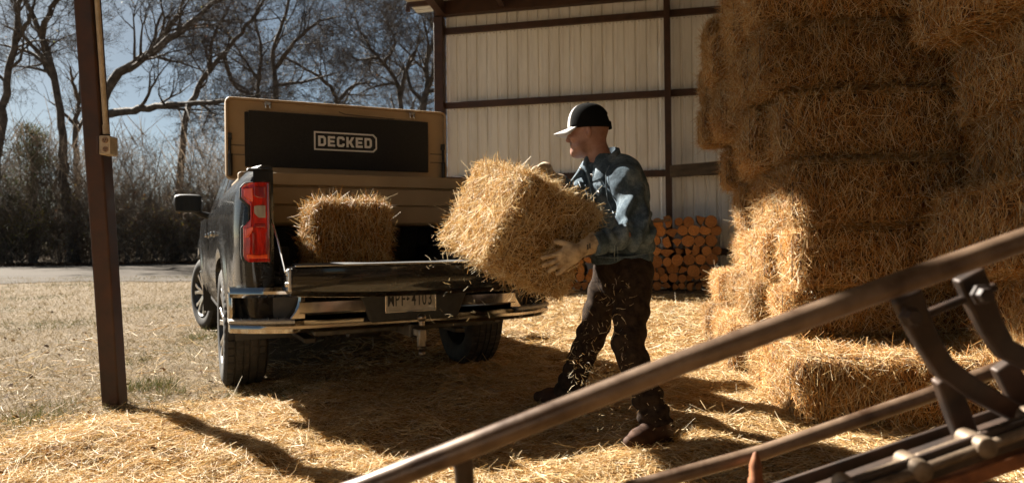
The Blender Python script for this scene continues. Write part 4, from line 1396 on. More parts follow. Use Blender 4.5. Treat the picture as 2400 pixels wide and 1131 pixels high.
# cab
def cab_ring(z, x, y0, y1, r=0.14, n=5):
    pts = []
    for cx, cy, a0 in ((x - r, y0 + r, -90), (x - r, y1 - r, 0), (-x + r, y1 - r, 90), (-x + r, y0 + r, 180)):
        for k in range(n):
            a = R(a0 + 90 * k / (n - 1))
            pts.append((cx + r * math.cos(a), cy + r * math.sin(a), z))
    return pts
mb = MB()
mb.loft([cab_ring(1.22, 0.955, 0.80, 3.08), cab_ring(1.29, 0.945, 0.80, 2.98), cab_ring(1.60, 0.845, 0.90, 2.50), cab_ring(1.82, 0.765, 1.00, 2.16), cab_ring(1.885, 0.70, 1.09, 2.02), cab_ring(1.915, 0.52, 1.25, 1.85)])
mb.build('cab', M['paint'], truck, smooth=50)
def side_glass(y0b, y1b, y0t, y1t, name='side_window'):
    for s in (-1, 1):
        zs = (1.335, 1.77)
        xs_ = (0.938, 0.795)
        v = [(s * xs_[0], y0b, zs[0]), (s * xs_[0], y1b, zs[0]), (s * xs_[1], y1t, zs[1]), (s * xs_[1], y0t, zs[1])]
        v2 = [(p[0] - s * 0.02, p[1], p[2]) for p in v]
        MB().add(v + v2, [(0, 1, 2, 3), (7, 6, 5, 4), (0, 4, 5, 1), (1, 5, 6, 2), (2, 6, 7, 3), (3, 7, 4, 0)]).build(name, M['glass'], truck, smooth=0)
side_glass(1.02, 1.68, 1.14, 1.66)
side_glass(1.76, 2.66, 1.75, 2.22)
v = [(-0.74, 0.838, 1.34), (0.74, 0.838, 1.34), (0.66, 0.975, 1.77), (-0.66, 0.975, 1.77)]
MB().add(v + [(p[0], p[1] + .02, p[2]) for p in v], [(0, 1, 2, 3), (7, 6, 5, 4), (0, 4, 5, 1), (1, 5, 6, 2), (2, 6, 7, 3), (3, 7, 4, 0)]).build('rear_window', M['glass'], truck, smooth=0)
v = [(-0.80, 2.965, 1.31), (0.80, 2.965, 1.31), (0.66, 2.22, 1.79), (-0.66, 2.22, 1.79)]
MB().add(v + [(p[0], p[1] - .03, p[2] - .02) for p in v], [(0, 1, 2, 3), (7, 6, 5, 4), (0, 4, 5, 1), (1, 5, 6, 2), (2, 6, 7, 3), (3, 7, 4, 0)]).build('windscreen', M['glass'], truck, smooth=0)
# hood and nose
mb = MB()
secs = []
for y, z, x in ((2.95, 1.285, 0.93), (3.5, 1.30, 0.93), (4.1, 1.28, 0.92), (4.50, 1.23, 0.84), (4.62, 1.17, 0.80)):
    secs.append([(x * t, y, z + 0.035 * (1 - abs(t) ** 2.2) - 0.02 * abs(t) ** 6) for t in np.linspace(-1, 1, 15)])
mb.loft(secs, closed=False)
mb.build('hood', M['paint'], truck, smooth=40)
mb = MB().box((0, 4.62, 0.92), (1.50, 0.06, 0.44))
for k in range(5): mb.box((0, 4.66, 0.76 + 0.08 * k), (1.2, 0.03, 0.03))
mb.build('grille', M['plastic'], truck, bevel=0.01)
for s in (-1, 1):
    MB().box((s * 0.70, 4.61, 1.06), (0.28, 0.10, 0.13)).build('headlight', M['lens_clear'], truck, bevel=0.02)
MB().box((0, 4.66, 0.56), (1.80, 0.18, 0.24)).build('front_bumper', M['chrome'], truck, bevel=0.04)

# door handles, mirrors
for s in (-1, 1):
    for y in (0.98, 1.93):
        MB().box((s * 1.012, y, 1.075), (0.035, 0.19, 0.035)).box((s * 0.992, y, 1.075), (0.02, 0.24, 0.06)).build('door_handle', M['chrome'], truck, bevel=0.01)
for s in (-1, 1):
    mb = MB()
    secs = []
    for y, k in ((2.42, 0.90), (2.44, 1.0), (2.52, 0.98), (2.60, 0.72), (2.63, 0.45)):
        ring = []
        for q in np.linspace(0, 2 * math.pi, 20, endpoint=False):
            cx, cz = math.cos(q), math.sin(q)
            ex = math.copysign(abs(cx) ** 0.45, cx); ez = math.copysign(abs(cz) ** 0.45, cz)
            ring.append((s * (1.155 + 0.135 * k * ex), y, 1.405 + 0.092 * k * ez))
        secs.append(ring)
    mb.loft(secs)
    mir = mb.build('mirror', M['plastic'], truck, smooth=50)
    v = [(s * (1.155 + a * 0.115), 2.4165, 1.405 + b * 0.072) for a, b in ((-1, -1), (1, -1), (1, 1), (-1, 1))]
    MB().add(v + [(p[0], p[1] + .01, p[2]) for p in v], [(0, 1, 2, 3), (7, 6, 5, 4), (0, 4, 5, 1), (1, 5, 6, 2), (2, 6, 7, 3), (3, 7, 4, 0)]).build('mirror_glass', M['chrome'] if False else M['glass'], mir, smooth=0)
    MB().tube([(s * 0.95, 2.58, 1.28), (s * 1.03, 2.54, 1.30), (s * 1.10, 2.52, 1.345)], [0.035, 0.032, 0.03], 10).build('mirror_arm', M['plastic'], mir)

# bed: floor with ribs, walls, wheel wells, front wall, rail caps
mb = MB().box((0, -0.18, 0.775), (1.60, 1.86, 0.04))
for k in range(13): mb.box((-0.72 + 0.12 * k, -0.18, 0.801), (0.06, 1.84, 0.012))
mb.build('bed_floor', M['liner'], truck, bevel=0.004)
for s in (-1, 1):
    mb = MB().box((s * 0.805, -0.18, 1.09), (0.03, 1.86, 0.60)).box((s * 0.70, 0.0, 0.88), (0.18, 0.95, 0.17))
    for k in range(9): mb.box((s * 0.786, -1.0 + 0.2 * k, 1.1), (0.012, 0.03, 0.5))
    mb.build('bed_wall', M['liner'], truck, bevel=0.006)
    secs = []
    for y in np.linspace(-1.12, 0.76, 24):
        r_ = RAIL(y)
        w = half_w(y, 1.40)
        secs.append([(s * 0.79, y, r_ - 0.05), (s * 0.79, y, r_ + 0.012), (s * 0.81, y, r_ + 0.022), (s * (w - 0.03), y, r_ + 0.020), (s * (w - 0.006), y, r_ + 0.004), (s * (w - 0.02), y, r_ - 0.02)])
    MB().loft(secs).build('rail_cap', M['plastic'], truck, smooth=40)
mb = MB().box((0, 0.755, 1.09), (1.60, 0.03, 0.62))
for k in range(11): mb.box((-0.70 + 0.14 * k, 0.735, 1.08), (0.05, 0.02, 0.5))
mb.build('bed_front_wall', M['liner'], truck, bevel=0.005)
# rear corner posts
for s in (-1, 1):
    secs = []
    for z in np.linspace(0.56, 1.405, 22):
        w = half_w(-1.12, z)
        secs.append([(s * 0.79, -1.045, z), (s * 0.79, -1.135, z), (s * 0.84, -1.150, z), (s * 0.90, -1.152, z), (s * (w - 0.035), -1.146, z), (s * (w - 0.008), -1.132, z), (s * (w + 0.0005), -1.115, z), (s * (w - 0.03), -1.09, z), (s * 0.88, -1.05, z)])
    MB().loft(secs).build('rear_corner', M['paint'], truck, smooth=45)
    # little cap over the lamp
    MB().box((s * 0.870, -1.118, 1.408), (0.12, 0.05, 0.018)).build('corner_cap', M['plastic'], truck, bevel=0.012)

# tail lamps: red lens with deep sections, clear reversing window, sun glow painted as orange pieces
def lamp(s):
    zt, zb = 1.335, 0.885
    H = zt - zb
    def X(px): return (365 - px) / (365 - 85) * 0.150 + 0.812      # from the photo's close-up
    def Zc(py): return zt - (py - 195) / (985 - 195) * H
    def wrap(px_, z): 
        x = X(px_)
        return -1.163 + 0.9 * max(0.0, x - 0.925) ** 1.0 + 0.004
    def plate(name, poly, proud, mat, parent, depth=0.05):
        n = len(poly)
        f = [(s * X(a), wrap(a, 0) - proud, Zc(b)) for a, b in poly]
        k = [(p[0], p[1] + depth, p[2]) for p in f]
        fs = [tuple(range(n)), tuple(range(2 * n - 1, n - 1, -1))] + [(i, n + i, n + (i + 1) % n, (i + 1) % n) for i in range(n)]
        return MB().add(f + k, fs).build(name, M[mat], parent, smooth=0, bevel=0.004, seg=2)
    out = [(362, 190), (362, 985), (150, 985), (112, 955), (100, 925), (100, 640), (170, 560), (170, 425), (130, 392), (85, 340), (92, 245), (122, 212), (220, 194)]
    body = plate('tail_lamp', out, 0.0, 'lens_red', truck)
    plate('black_bezel', [(380, 180), (380, 1000), (120, 1000), (84, 955), (78, 900), (80, 640), (148, 560), (148, 440), (70, 350), (76, 240), (120, 196), (240, 180)], -0.010, 'plastic', body, 0.03)
    plate('upper_chamber', [(205, 235), (205, 330), (250, 350), (320, 350), (320, 235)], 0.005, 'lens_deep', body, 0.01)
    plate('sunlit_edge', [(110, 258), (108, 335), (165, 385), (195, 385), (195, 250)], 0.006, 'lens_sunlit', body, 0.01)
    plate('reversing_window', [(205, 430), (205, 500), (250, 546), (320, 546), (320, 422), (240, 422)], 0.007, 'lens_clear', body, 0.012)
    plate('lower_chamber', [(205, 605), (195, 650), (230, 640), (300, 640), (318, 660), (318, 600)], 0.005, 'lens_deep', body, 0.01)
    plate('lower_bar', [(185, 690), (185, 900), (205, 900), (205, 690)], 0.006, 'lens_deep', body, 0.01)
    plate('lower_bar', [(320, 690), (320, 900), (328, 900), (328, 690)], 0.006, 'lens_deep', body, 0.01)
    plate('sunlit_edge', [(118, 655), (116, 740), (150, 740), (200, 660), (190, 630)], 0.006, 'lens_sunlit', body, 0.01)
    plate('sunlit_strip', [(130, 905), (135, 950), (340, 950), (340, 905), (250, 915)], 0.006, 'lens_sunlit', body, 0.01)
    plate('inner_edge', [(335, 195), (335, 955), (360, 955), (360, 195)], 0.006, 'lens_deep', body, 0.01)
for s in (-1, 1): lamp(s)

# tailgate, let down flat
tgp = MB()
secs = []
for x in np.linspace(-0.765, 0.765, 25):
    q = abs(x) / 0.765
    sag = 0.022 * (1 - q ** 2.5)
    yo = -1.640 - 0.02 * (1 - q ** 2)
    secs.append([(x, -1.155, 0.760), (x, -1.155, 0.862), (x, yo + 0.05, 0.868), (x, yo + 0.012, 0.866), (x, yo, 0.856), (x, yo - 0.004, 0.80), (x, yo + 0.012, 0.745 - sag), (x, yo + 0.06, 0.716 - sag), (x, yo + 0.12, 0.708 - sag)])
tgp.loft(secs)
gate = tgp.build('tailgate', M['paint'], truck, smooth=28)
mb = MB()
mb.box((0, -1.385, 0.868), (1.40, 0.38, 0.012))
mb.build('inner_panel', M['liner'], gate, bevel=0.004)
for zz in (0.871, ):
    MB().box((0, -1.622, zz), (1.50, 0.045, 0.008)).build('top_trim', M['chrome'], gate, bevel=0.003)
for s in (-1, 1):
    MB().box((s * 0.775, -1.595, 0.80), (0.018, 0.07, 0.115)).box((s * 0.782, -1.585, 0.835), (0.014, 0.04, 0.03)).tube([(s * 0.77, -1.59, 0.775), (s * 0.795, -1.59, 0.775)], 0.012, 10).build('latch', M['metal'], gate, bevel=0.004)
    MB().tube([(s * 0.792, -1.585, 0.842), (s * 0.796, -1.36, 1.00), (s * 0.80, -1.13, 1.13)], 0.005, 8).build('tailgate_cable', M['metal'], gate)

# rear bumper
def yb(x):
    q = max(0.0, (abs(x) - 0.58) / 0.46)
    return -1.285 + 0.215 * q ** 2.2
def bar(z0, z1, x0, x1, off=0.0, dpt=0.12, n=14, round_=0.02, y_back=None):
    mb = MB()
    secs = []
    for x in np.linspace(x0, x1, n):
        y = yb(x) + off
        secs.append([(x, y + dpt, z0), (x, y + round_ * 1.2, z0), (x, y, z0 + round_), (x, y, z1 - round_), (x, y + round_, z1), (x, y + dpt, z1)])
    mb.loft(secs)
    return mb
bump_root = bar(0.552, 0.700, -0.675, 0.675, -0.004, 0.12, 26, 0.045).build('rear_bumper', M['chrome'], truck, smooth=40)
bar(0.702, 0.737, -0.67, 0.67, 0.014, 0.12, 26, 0.02).build('gate_shade_strip', M['plastic'], bump_root, smooth=40)  # shade under the tailgate, put in as a black strip
bar(0.482, 0.550, -1.025, 1.025, 0.006, 0.13, 44, 0.026).build('lower_lip', M['chrome'], bump_root, smooth=40)
for s in (-1, 1):
    xa, xb = (s * 0.66, s * 1.025)
    bar(0.685, 0.742, xa, xb, -0.004, 0.14, 14, 0.02).build('corner_top', M['chrome'], bump_root, smooth=40)
    # upright between pocket and bar, slanted
    mb = MB()
    for xx, zz in ((0.0, 0),):
        secs = []
        for t in np.linspace(0, 1, 7):
            z = 0.566 + t * 0.130
            xi = 0.665 + 0.055 * (1 - t) - 0.015 * math.sin(t * math.pi)
            xo = 0.645
            secs.append([(s * xo, yb(xo) + 0.004, z), (s * xi, yb(xi) - 0.001, z), (s * (xi + 0.012), yb(xi) + 0.012, z), (s * (xi + 0.012), yb(xi) + 0.11, z), (s * xo, yb(xo) + 0.11, z)])
        mb.loft(secs)
    mb.build('pocket_frame', M['chrome'], bump_root, smooth=40)
    bar(0.535, 0.692, s * 0.66, s * 1.0, 0.105, 0.03, 10, 0.005).build('step_pocket', M['plastic'], bump_root, smooth=40)
    mb = MB()
    secs = []
    for x in np.linspace(0.70, 1.03, 10):
        y = yb(x)
        secs.append([(s * x, y - 0.002, 0.540), (s * x, y - 0.004, 0.556), (s * x, y + 0.008, 0.564), (s * x, y + 0.12, 0.562), (s * x, y + 0.12, 0.540)])
    mb.loft(secs)
    st = mb.build('corner_step', M['step_pad'], bump_root, smooth=40)
    mb = MB()
    for i in range(6):
        for j in range(3):
            x = 0.74 + 0.045 * i; mb.ball((s * x, yb(x) + 0.03 + 0.03 * j, 0.565), 0.009, 5, (1, 1, 0.6))
    mb.build('step_studs', M['metal'], st, smooth=60)
    MB().box((s * 1.012, -1.0, 0.62), (0.035, 0.14, 0.20)).build('end_cap', M['chrome'], bump_root, bevel=0.02)
# black number plate recess in the middle with plate
mb = MB()
poly = [(-0.36, 0.735), (0.36, 0.735), (0.27, 0.520), (-0.27, 0.520)]
mb.prism(poly, -1.2915, -1.22)
mb.build('plate_recess', M['plastic'], bump_root, bevel=0.01)
M['plate'] = simple('plate_white', (0.30, 0.27, 0.225, 1), (0.38, 0.345, 0.29, 1), 0.5, scale=30)
PX, PZ, PY = -0.03, 0.650, -1.2965
pl = MB().box((PX, PY, PZ), (0.305, 0.004, 0.152)).build('number_plate', M['plate'], bump_root, bevel=0.001)
mb = MB()
for a in (-1, 1):
    mb.box((PX, PY - 0.003, PZ + a * 0.0745), (0.315, 0.008, 0.008)).box((PX + a * 0.1545, PY - 0.003, PZ), (0.008, 0.008, 0.141))
mb.build('plate_frame', M['metal'], pl, bevel=0.0015)
def text(name, body, loc, size, mat, parent, sx=1.0, ext=0.0008):
    cu = bpy.data.curves.new(name, 'FONT')
    cu.body = body; cu.size = size; cu.align_x = 'CENTER'; cu.align_y = 'CENTER'; cu.extrude = ext
    cu.offset = 0.0006
    cu.resolution_u = 3
    o = bpy.data.objects.new(name, cu); COL.objects.link(o)
    bpy.context.view_layer.update()
    me = bpy.data.meshes.new_from_object(o.evaluated_get(bpy.context.evaluated_depsgraph_get()))
    bpy.data.objects.remove(o)
    o = link(name, me, mat, parent)
    o.location = loc; o.rotation_euler = (math.pi / 2, 0, 0); o.scale = (sx, 1, 1)
    return o
M['plate_ink'] = simple('plate_ink', (0.008, 0.008, 0.009, 1), (0.012, 0.012, 0.012, 1), 0.5)
for ch_, dx_ in zip('MPF4103', (-0.123, -0.084, -0.048, 0.018, 0.052, 0.084, 0.120)):
    text('plate_character', ch_, (PX + dx_, PY - 0.0035, PZ - 0.006), 0.112, M['plate_ink'], pl, 0.52)
MB().prism([(-0.003, -0.012), (0.003, -0.004), (0.010, -0.002), (0.012, 0.004), (0.002, 0.006), (0.001, 0.014), (-0.004, 0.014), (-0.005, 0.003), (-0.012, 0.003), (-0.007, -0.005)], -0.0005, 0.0005, lambda p: (p[0] + PX - 0.018, p[1] + PY - 0.003, p[2] + PZ)).build('plate_emblem', M['plate_ink'], pl, smooth=0)
# hitch
mb = MB().box((0.0, -1.14, 0.455), (0.075, 0.30, 0.075)).box((0, -1.0, 0.47), (1.1, 0.08, 0.08))
mb.build('hitch_receiver', M['steel_dark'], truck, bevel=0.008)
mb = MB().box((0.0, -1.32, 0.455), (0.05, 0.16, 0.05)).box((0.0, -1.40, 0.425), (0.045, 0.05, 0.11))
ht = mb.build('ball_mount', M['hitch'], truck, bevel=0.008)
MB().ball((0.0, -1.405, 0.545), 0.027, 10).tube([(0, -1.405, 0.50), (0, -1.405, 0.53)], 0.018, 12).build('tow_ball', M['hitch'], ht)
MB().tube([(0, -1.405, 0.38), (0, -1.405, 0.37), (0, -1.405, 0.365), (0, -1.405, 0.35)], [0.018, 0.028, 0.028, 0.02], 12).ball((0.0, -1.405, 0.335), 0.022, 8).build('tow_ball', M['hitch'], ht)
# spare wheel, axle, exhaust underneath
mb = MB(); mb.lathe([(0.18, -0.08), (0.33, -0.10), (0.38, -0.06), (0.38, 0.06), (0.33, 0.10), (0.18, 0.08)], 36, 'z', (0, -0.72, 0.56), closed=True)
mb.build('spare_tyre', M['rubber'], truck)
MB().tube([(-0.8, 0, 0.41), (-0.14, 0, 0.41), (-0.12, 0, 0.41), (0.12, 0, 0.41), (0.14, 0, 0.41), (0.8, 0, 0.41)], [0.045, 0.05, 0.14, 0.14, 0.05, 0.045], 14).build('rear_axle', M['steel_dark'], truck)
MB().tube([(0.45, 2.2, 0.45), (0.45, 0.8, 0.45), (0.46, 0.5, 0.48)], 0.09, 12).tube([(0.52, 0.5, 0.5), (0.62, -0.4, 0.52), (0.78, -0.78, 0.44)], 0.035, 10).build('exhaust', M['steel_dark'], truck)
for s in (-1, 1):
    MB().box((s * 0.48, 1.7, 0.56), (0.08, 5.4, 0.14)).build('frame_rail', M['steel_dark'], truck)
    MB().box((s * 0.52, -0.05, 0.36), (0.07, 1.3, 0.03)).box((s * 0.52, 0.0, 0.335), (0.10, 0.12, 0.06)).build('leaf_spring', M['steel_dark'], truck, bevel=0.004)

# wheels
def make_wheel(wx, wy, steer=0.0):
    """built at its place; outer side is away from x=0"""
    s = -1 if wx < 0 else 1
    c = (wx, wy, 0.413)
    Ro, Ri, hw = 0.415, 0.258, 0.138
    # tread: ribs, grooves and blocks
    prof = [(Ri, -0.110), (0.285, -0.128), (0.33, -0.141), (0.372, -0.139), (0.396, -0.128)]
    tread = [(-0.118, 0), (-0.078, 0), (-0.076, 1), (-0.067, 1), (-0.065, 0), (-0.026, 0), (-0.024, 1), (-0.015, 1), (-0.013, 0), (0.013, 0), (0.015, 1), (0.024, 1), (0.026, 0), (0.065, 0), (0.067, 1), (0.076, 1), (0.078, 0), (0.118, 0)]
    prof2 = [(0.396, 0.128), (0.372, 0.139), (0.33, 0.141), (0.285, 0.128), (Ri, 0.110)]
    n = 288
    secs = []
    for i in range(n):
        q = 2 * math.pi * i / n
        ring = []
        k = i % 6
        for r_, a_ in prof: 
            rr = r_ - (0.008 if (k < 2 and r_ > 0.38) else 0)
            ring.append((rr, a_))
        for a_, g in tread:
            rr = Ro - 0.0055 * (a_ / 0.118) ** 4
            if g: rr -= 0.009
            else:
                kk = (i + (3 if abs(a_) < 0.05 else 0)) % 6
                if abs(a_) >= 0.065 and kk < 1: rr -= 0.008
                elif abs(a_) < 0.065 and kk < 1: rr -= 0.004
            ring.append((rr, a_))
        for r_, a_ in prof2:
            rr = r_ - (0.008 if (k < 2 and r_ > 0.38) else 0)
            ring.append((rr, a_))
        secs.append([(c[0] + a_, c[1] + rr * math.cos(q), c[2] + rr * math.sin(q)) for rr, a_ in ring])
    m = len(secs[0])
    V = np.array(secs).reshape(-1, 3)
    i = np.arange(n * m).reshape(n, m)
    j = np.roll(i, -1, axis=0)
    Q = np.stack([i[:, :-1], j[:, :-1], j[:, 1:], i[:, 1:]], -1).reshape(-1, 4)
    me = raw_mesh('tyre', V, Q, smooth=True)
    me.set_sharp_from_angle(angle=R(32))
    w = MB().lathe([(0.255, -s * 0.115), (0.245, -s * 0.10), (0.225, 0.0), (0.222, s * 0.05), (0.245, s * 0.112), (0.264, s * 0.134), (0.270, s * 0.126)], 48, 'x', c)
    wheel = w.build('wheel', M['alloy_dark'], truck, smooth=40)
    tobj = link('tyre', me, M['rubber'], wheel)
    for k in range(6):
        mb = MB()
        for dq in (-0.13, 0.13):
            q = 2 * math.pi * k / 6 + dq + 0.2
            q2 = 2 * math.pi * k / 6 + dq * 1.55 + 0.2
            rot = lambda r_, a, qq: (c[0] + s * a, c[1] + r_ * math.cos(qq), c[2] + r_ * math.sin(qq))
            secs = []
            for r_, hwid, a, qq in ((0.05, 0.022, 0.105, q), (0.12, 0.018, 0.116, q), (0.19, 0.017, 0.124, (q + q2) / 2), (0.25, 0.022, 0.130, q2)):
                dn = np.array([0, -math.sin(qq), math.cos(qq)]) * hwid
                p0 = np.array(rot(r_, a, qq)); p1 = np.array(rot(r_, a - 0.035, qq))
                secs.append([p0 - dn, p0 + dn, p1 + dn, p1 - dn])
            mb.loft(secs)
        mb.build('spoke', M['alloy'], wheel, bevel=0.004)
    if steer:
        Rz = Matrix.Rotation(steer, 4, 'Z')
        wheel.rotation_euler = (0, 0, steer)
        cv = Vector(c)
        wheel.location = cv - Rz.to_3x3() @ cv
    MB().lathe([(0.001, s * 0.105), (0.035, s * 0.105), (0.045, s * 0.095), (0.06, s * 0.085), (0.07, s * 0.06)], 24, 'x', c).build('hub_cap', M['alloy'], wheel)
    MB().lathe([(0.02, -s * 0.02), (0.18, -s * 0.02), (0.18, -s * 0.005), (0.02, -s * 0.005)], 32, 'x', c).build('brake_disc', M['steel_dark'], wheel)
for wx in (-0.872, 0.872):
    for wy in WHEELS: make_wheel(wx, wy, R(15) if wy > 1 else 0.0)
# wheel house liners, mud flaps
for s in (-1, 1):
    for wy in WHEELS:
        mb = MB()
        secs = []
        for q in np.linspace(-0.05 * math.pi, 1.05 * math.pi, 20):
            y, z = wy + 0.50 * math.cos(q), 0.44 + 0.47 * math.sin(q)
            secs.append([(s * 0.60, y, z), (s * 0.955, y, z)])
        mb.loft(secs, closed=False)
        mb.build('wheel_house', M['plastic'], truck)
    MB().box((s * 0.88, 3.745 - 0.53, 0.40), (0.24, 0.012, 0.30)).build('mud_flap', M['plastic'], truck, bevel=0.004)

# tan tool box across the front of the bed, lid open
BX = 0.885
mb = MB()
prof = [(0.60, 1.12), (0.02, 1.12), (-0.005, 1.14), (-0.005, 1.263), (0.008, 1.270), (-0.018, 1.278), (-0.018, 1.398), (0.0, 1.408), (-0.042, 1.416), (-0.042, 1.492), (-0.034, 1.502), (0.02, 1.505), (0.02, 1.47), (0.60, 1.47)]
secs = []
for x in (-BX, -BX + 0.015, BX - 0.015, BX):
    k = 0.012 if abs(x) == BX else 0
    secs.append([(x, y + (k if y < 0.5 else -k), z - (k if z > 1.3 else -k)) for y, z in prof])
mb.loft(secs)
tbx = mb.build('tool_box', M['tan'], truck, smooth=30, bevel=0.003)
MB().box((0, 0.34, 1.44), (1.70, 0.50, 0.05)).build('box_inside', M['plastic'], tbx)
LZ0, LZ1, LX = 1.50, 2.155, 0.925
mb = MB()
def rrect(x, z0, z1, r, y, n=5):
    pts = []
    for cx, cz, a0 in ((x - r, z0 + r, -90), (x - r, z1 - r, 0), (-x + r, z1 - r, 90), (-x + r, z0 + r, 180)):
        for k in range(n):
            a = R(a0 + 90 * k / (n - 1))
            pts.append((cx + r * math.cos(a), y, cz + r * math.sin(a)))
    return pts
LY = 0.60
mb.loft([rrect(LX - 0.022, LZ0 + .02, LZ1 - .022, 0.03, LY + 0.030), rrect(LX - 0.018, LZ0 + .018, LZ1 - .018, 0.032, LY), rrect(LX - 0.004, LZ0 + .004, LZ1 - .004, 0.04, LY - 0.002), rrect(LX, LZ0, LZ1, 0.045, LY + 0.012), rrect(LX, LZ0, LZ1, 0.045, LY + 0.075), rrect(LX - 0.02, LZ0 + .02, LZ1 - .02, 0.04, LY + 0.10)])
lid = mb.build('tool_box_lid', M['tan'], truck, smooth=35)
M['tan_line'] = simple('tan_shadow_line', (0.10, 0.07, 0.04, 1), (0.12, 0.085, 0.05, 1), 0.6)  # darker tan paints shadow lines on the lid ribs
for s in (-1, 1):
    for zz in (1.70, 1.775):
        MB().box((s * 0.835, LY + 0.026, zz), (0.11, 0.010, 0.008)).build('lid_rib_shadow', M['tan_line'], lid)
MB().loft([[(x, LY + 0.020, z), (x, LY + 0.032, z), (x, LY + 0.032, z + 0.006), (x, LY + 0.020, z + 0.006)] for x, z in ((-0.03, 2.092), (0.02, 2.075), (0.45, 2.062))]).build('lid_rib_shadow', M['tan_line'], lid, smooth=0)
MB().box((-0.018, LY + 0.020, 1.825), (1.525, 0.018, 0.435)).build('foam_backing', M['foam'], lid, bevel=0.004)
fm = MB().box((0.0, LY + 0.004, 1.830), (1.50, 0.022, 0.445)).build('foam_panel', M['foam'], lid, bevel=0.004)
# lettering on the foam
def ring(mb, outer, inner, y0, y1, T):
    n = len(outer)
    vs = [T(p, y0) for p in outer] + [T(p, y0) for p in inner] + [T(p, y1) for p in outer] + [T(p, y1) for p in inner]
    fs = []
    for i in range(n):
        j = (i + 1) % n
        fs += [(i, j, n + j, n + i), (2 * n + j, 2 * n + i, 3 * n + i, 3 * n + j), (j, i, 2 * n + i, 2 * n + j), (n + i, n + j, 3 * n + j, 3 * n + i)]
    mb.add(vs, fs)
YF = LY - 0.007 - 0.001
LET = {'E': [(0, 0), (.75, 0), (.75, .22), (.24, .22), (.24, .39), (.68, .39), (.68, .61), (.24, .61), (.24, .78), (.75, .78), (.75, 1), (0, 1)],
       'C': [(.15, 0), (.65, 0), (.8, .15), (.8, .34), (.56, .34), (.56, .22), (.24, .22), (.24, .78), (.56, .78), (.56, .66), (.8, .66), (.8, .85), (.65, 1), (.15, 1), (0, .85), (0, .15)],
       'K': [(0, 0), (.24, 0), (.24, .36), (.34, .36), (.56, 0), (.85, 0), (.54, .5), (.85, 1), (.56, 1), (.34, .64), (.24, .64), (.24, 1), (0, 1)]}
LGX, LGZ, LGW, LGH = 0.02, 1.838, 0.53, 0.155
t0 = 0.0125
mb = MB()
Tr = lambda p, y: (p[0], y, p[1])
x0, x1, z0, z1 = LGX - LGW / 2, LGX + LGW / 2, LGZ - LGH / 2, LGZ + LGH / 2
ch = 0.030
o_ = [(x0, z0), (x1 - ch, z0), (x1, z0 + ch), (x1, z1 - ch), (x1 - ch, z1), (x0, z1)]
c2 = ch - t0 * 0.42
i_ = [(x0 + t0, z0 + t0), (x1 - t0 - c2, z0 + t0), (x1 - t0, z0 + t0 + c2), (x1 - t0, z1 - t0 - c2), (x1 - t0 - c2, z1 - t0), (x0 + t0, z1 - t0)]
ring(mb, o_, i_, YF - 0.0012, YF + 0.0012, Tr)
mb.build('logo_frame', M['white_print'], fm, smooth=0)
hh = 0.086; xx = x0 + 0.034
for chh in 'DECKED':
    mb = MB()
    S_ = lambda p: (xx + p[0] * hh * 0.93, LGZ - hh / 2 + p[1] * hh)
    if chh == 'D':
        ring(mb, [S_(p) for p in ((0, 0), (.6, 0), (.8, .2), (.8, .8), (.6, 1), (0, 1))], [S_(p) for p in ((.24, .22), (.5, .22), (.56, .28), (.56, .72), (.5, .78), (.24, .78))], YF - 0.0012, YF + 0.0012, Tr)
    else:
        mb.prism([S_(p) for p in LET[chh]], YF - 0.0012, YF + 0.0012)
    mb.build('letter', M['white_print'], fm, smooth=0)
    xx += hh * 0.93 * (0.99 if chh != 'E' else 0.94)
for x in (-0.605, 0.605):
    MB().box((x, LY + 0.004, 2.118), (0.050, 0.03, 0.03)).box((x - 0.016, LY - 0.002, 2.093), (0.014, 0.02, 0.035)).box((x + 0.016, LY - 0.002, 2.093), (0.014, 0.02, 0.035)).build('lid_latch', M['metal'], lid, bevel=0.003)
for s in (-1, 1):
    MB().tube([(s * 0.893, LY - 0.01, 1.53), (s * 0.893, LY + 0.0, 1.70), (s * 0.893, LY + 0.004, 1.701), (s * 0.893, LY + 0.012, 1.84)], [0.018, 0.018, 0.010, 0.010], 10).box((s * 0.893, LY + 0.012, 1.84), (0.03, 0.03, 0.05)).build('gas_strut', M['plastic'], lid, bevel=0.003)

# straw bale standing in the bed
BALE_R, BALE_N = 0.05, 0.05
me_, sm_, tm_ = make_bale(0.47, 0.33, 0.44, 21, 9000, Lr=(0.04, 0.15), Wr=(0.0026, 0.0044), out=0.18, wild=0.10, bend=0.3)
b = link('straw_bale', me_, None, None, label='golden straw bale standing in the truck bed behind the open tailgate', category='straw bale', group='straw bales being loaded')
link('straw', sm_, None, b, kind='stuff'); link('twine', tm_, None, b)
c = truck_pt(-0.285, -0.72)
b.location = (c[0], c[1], 0.812); b.rotation_euler = (0, 0, TR_YAW + R(4))
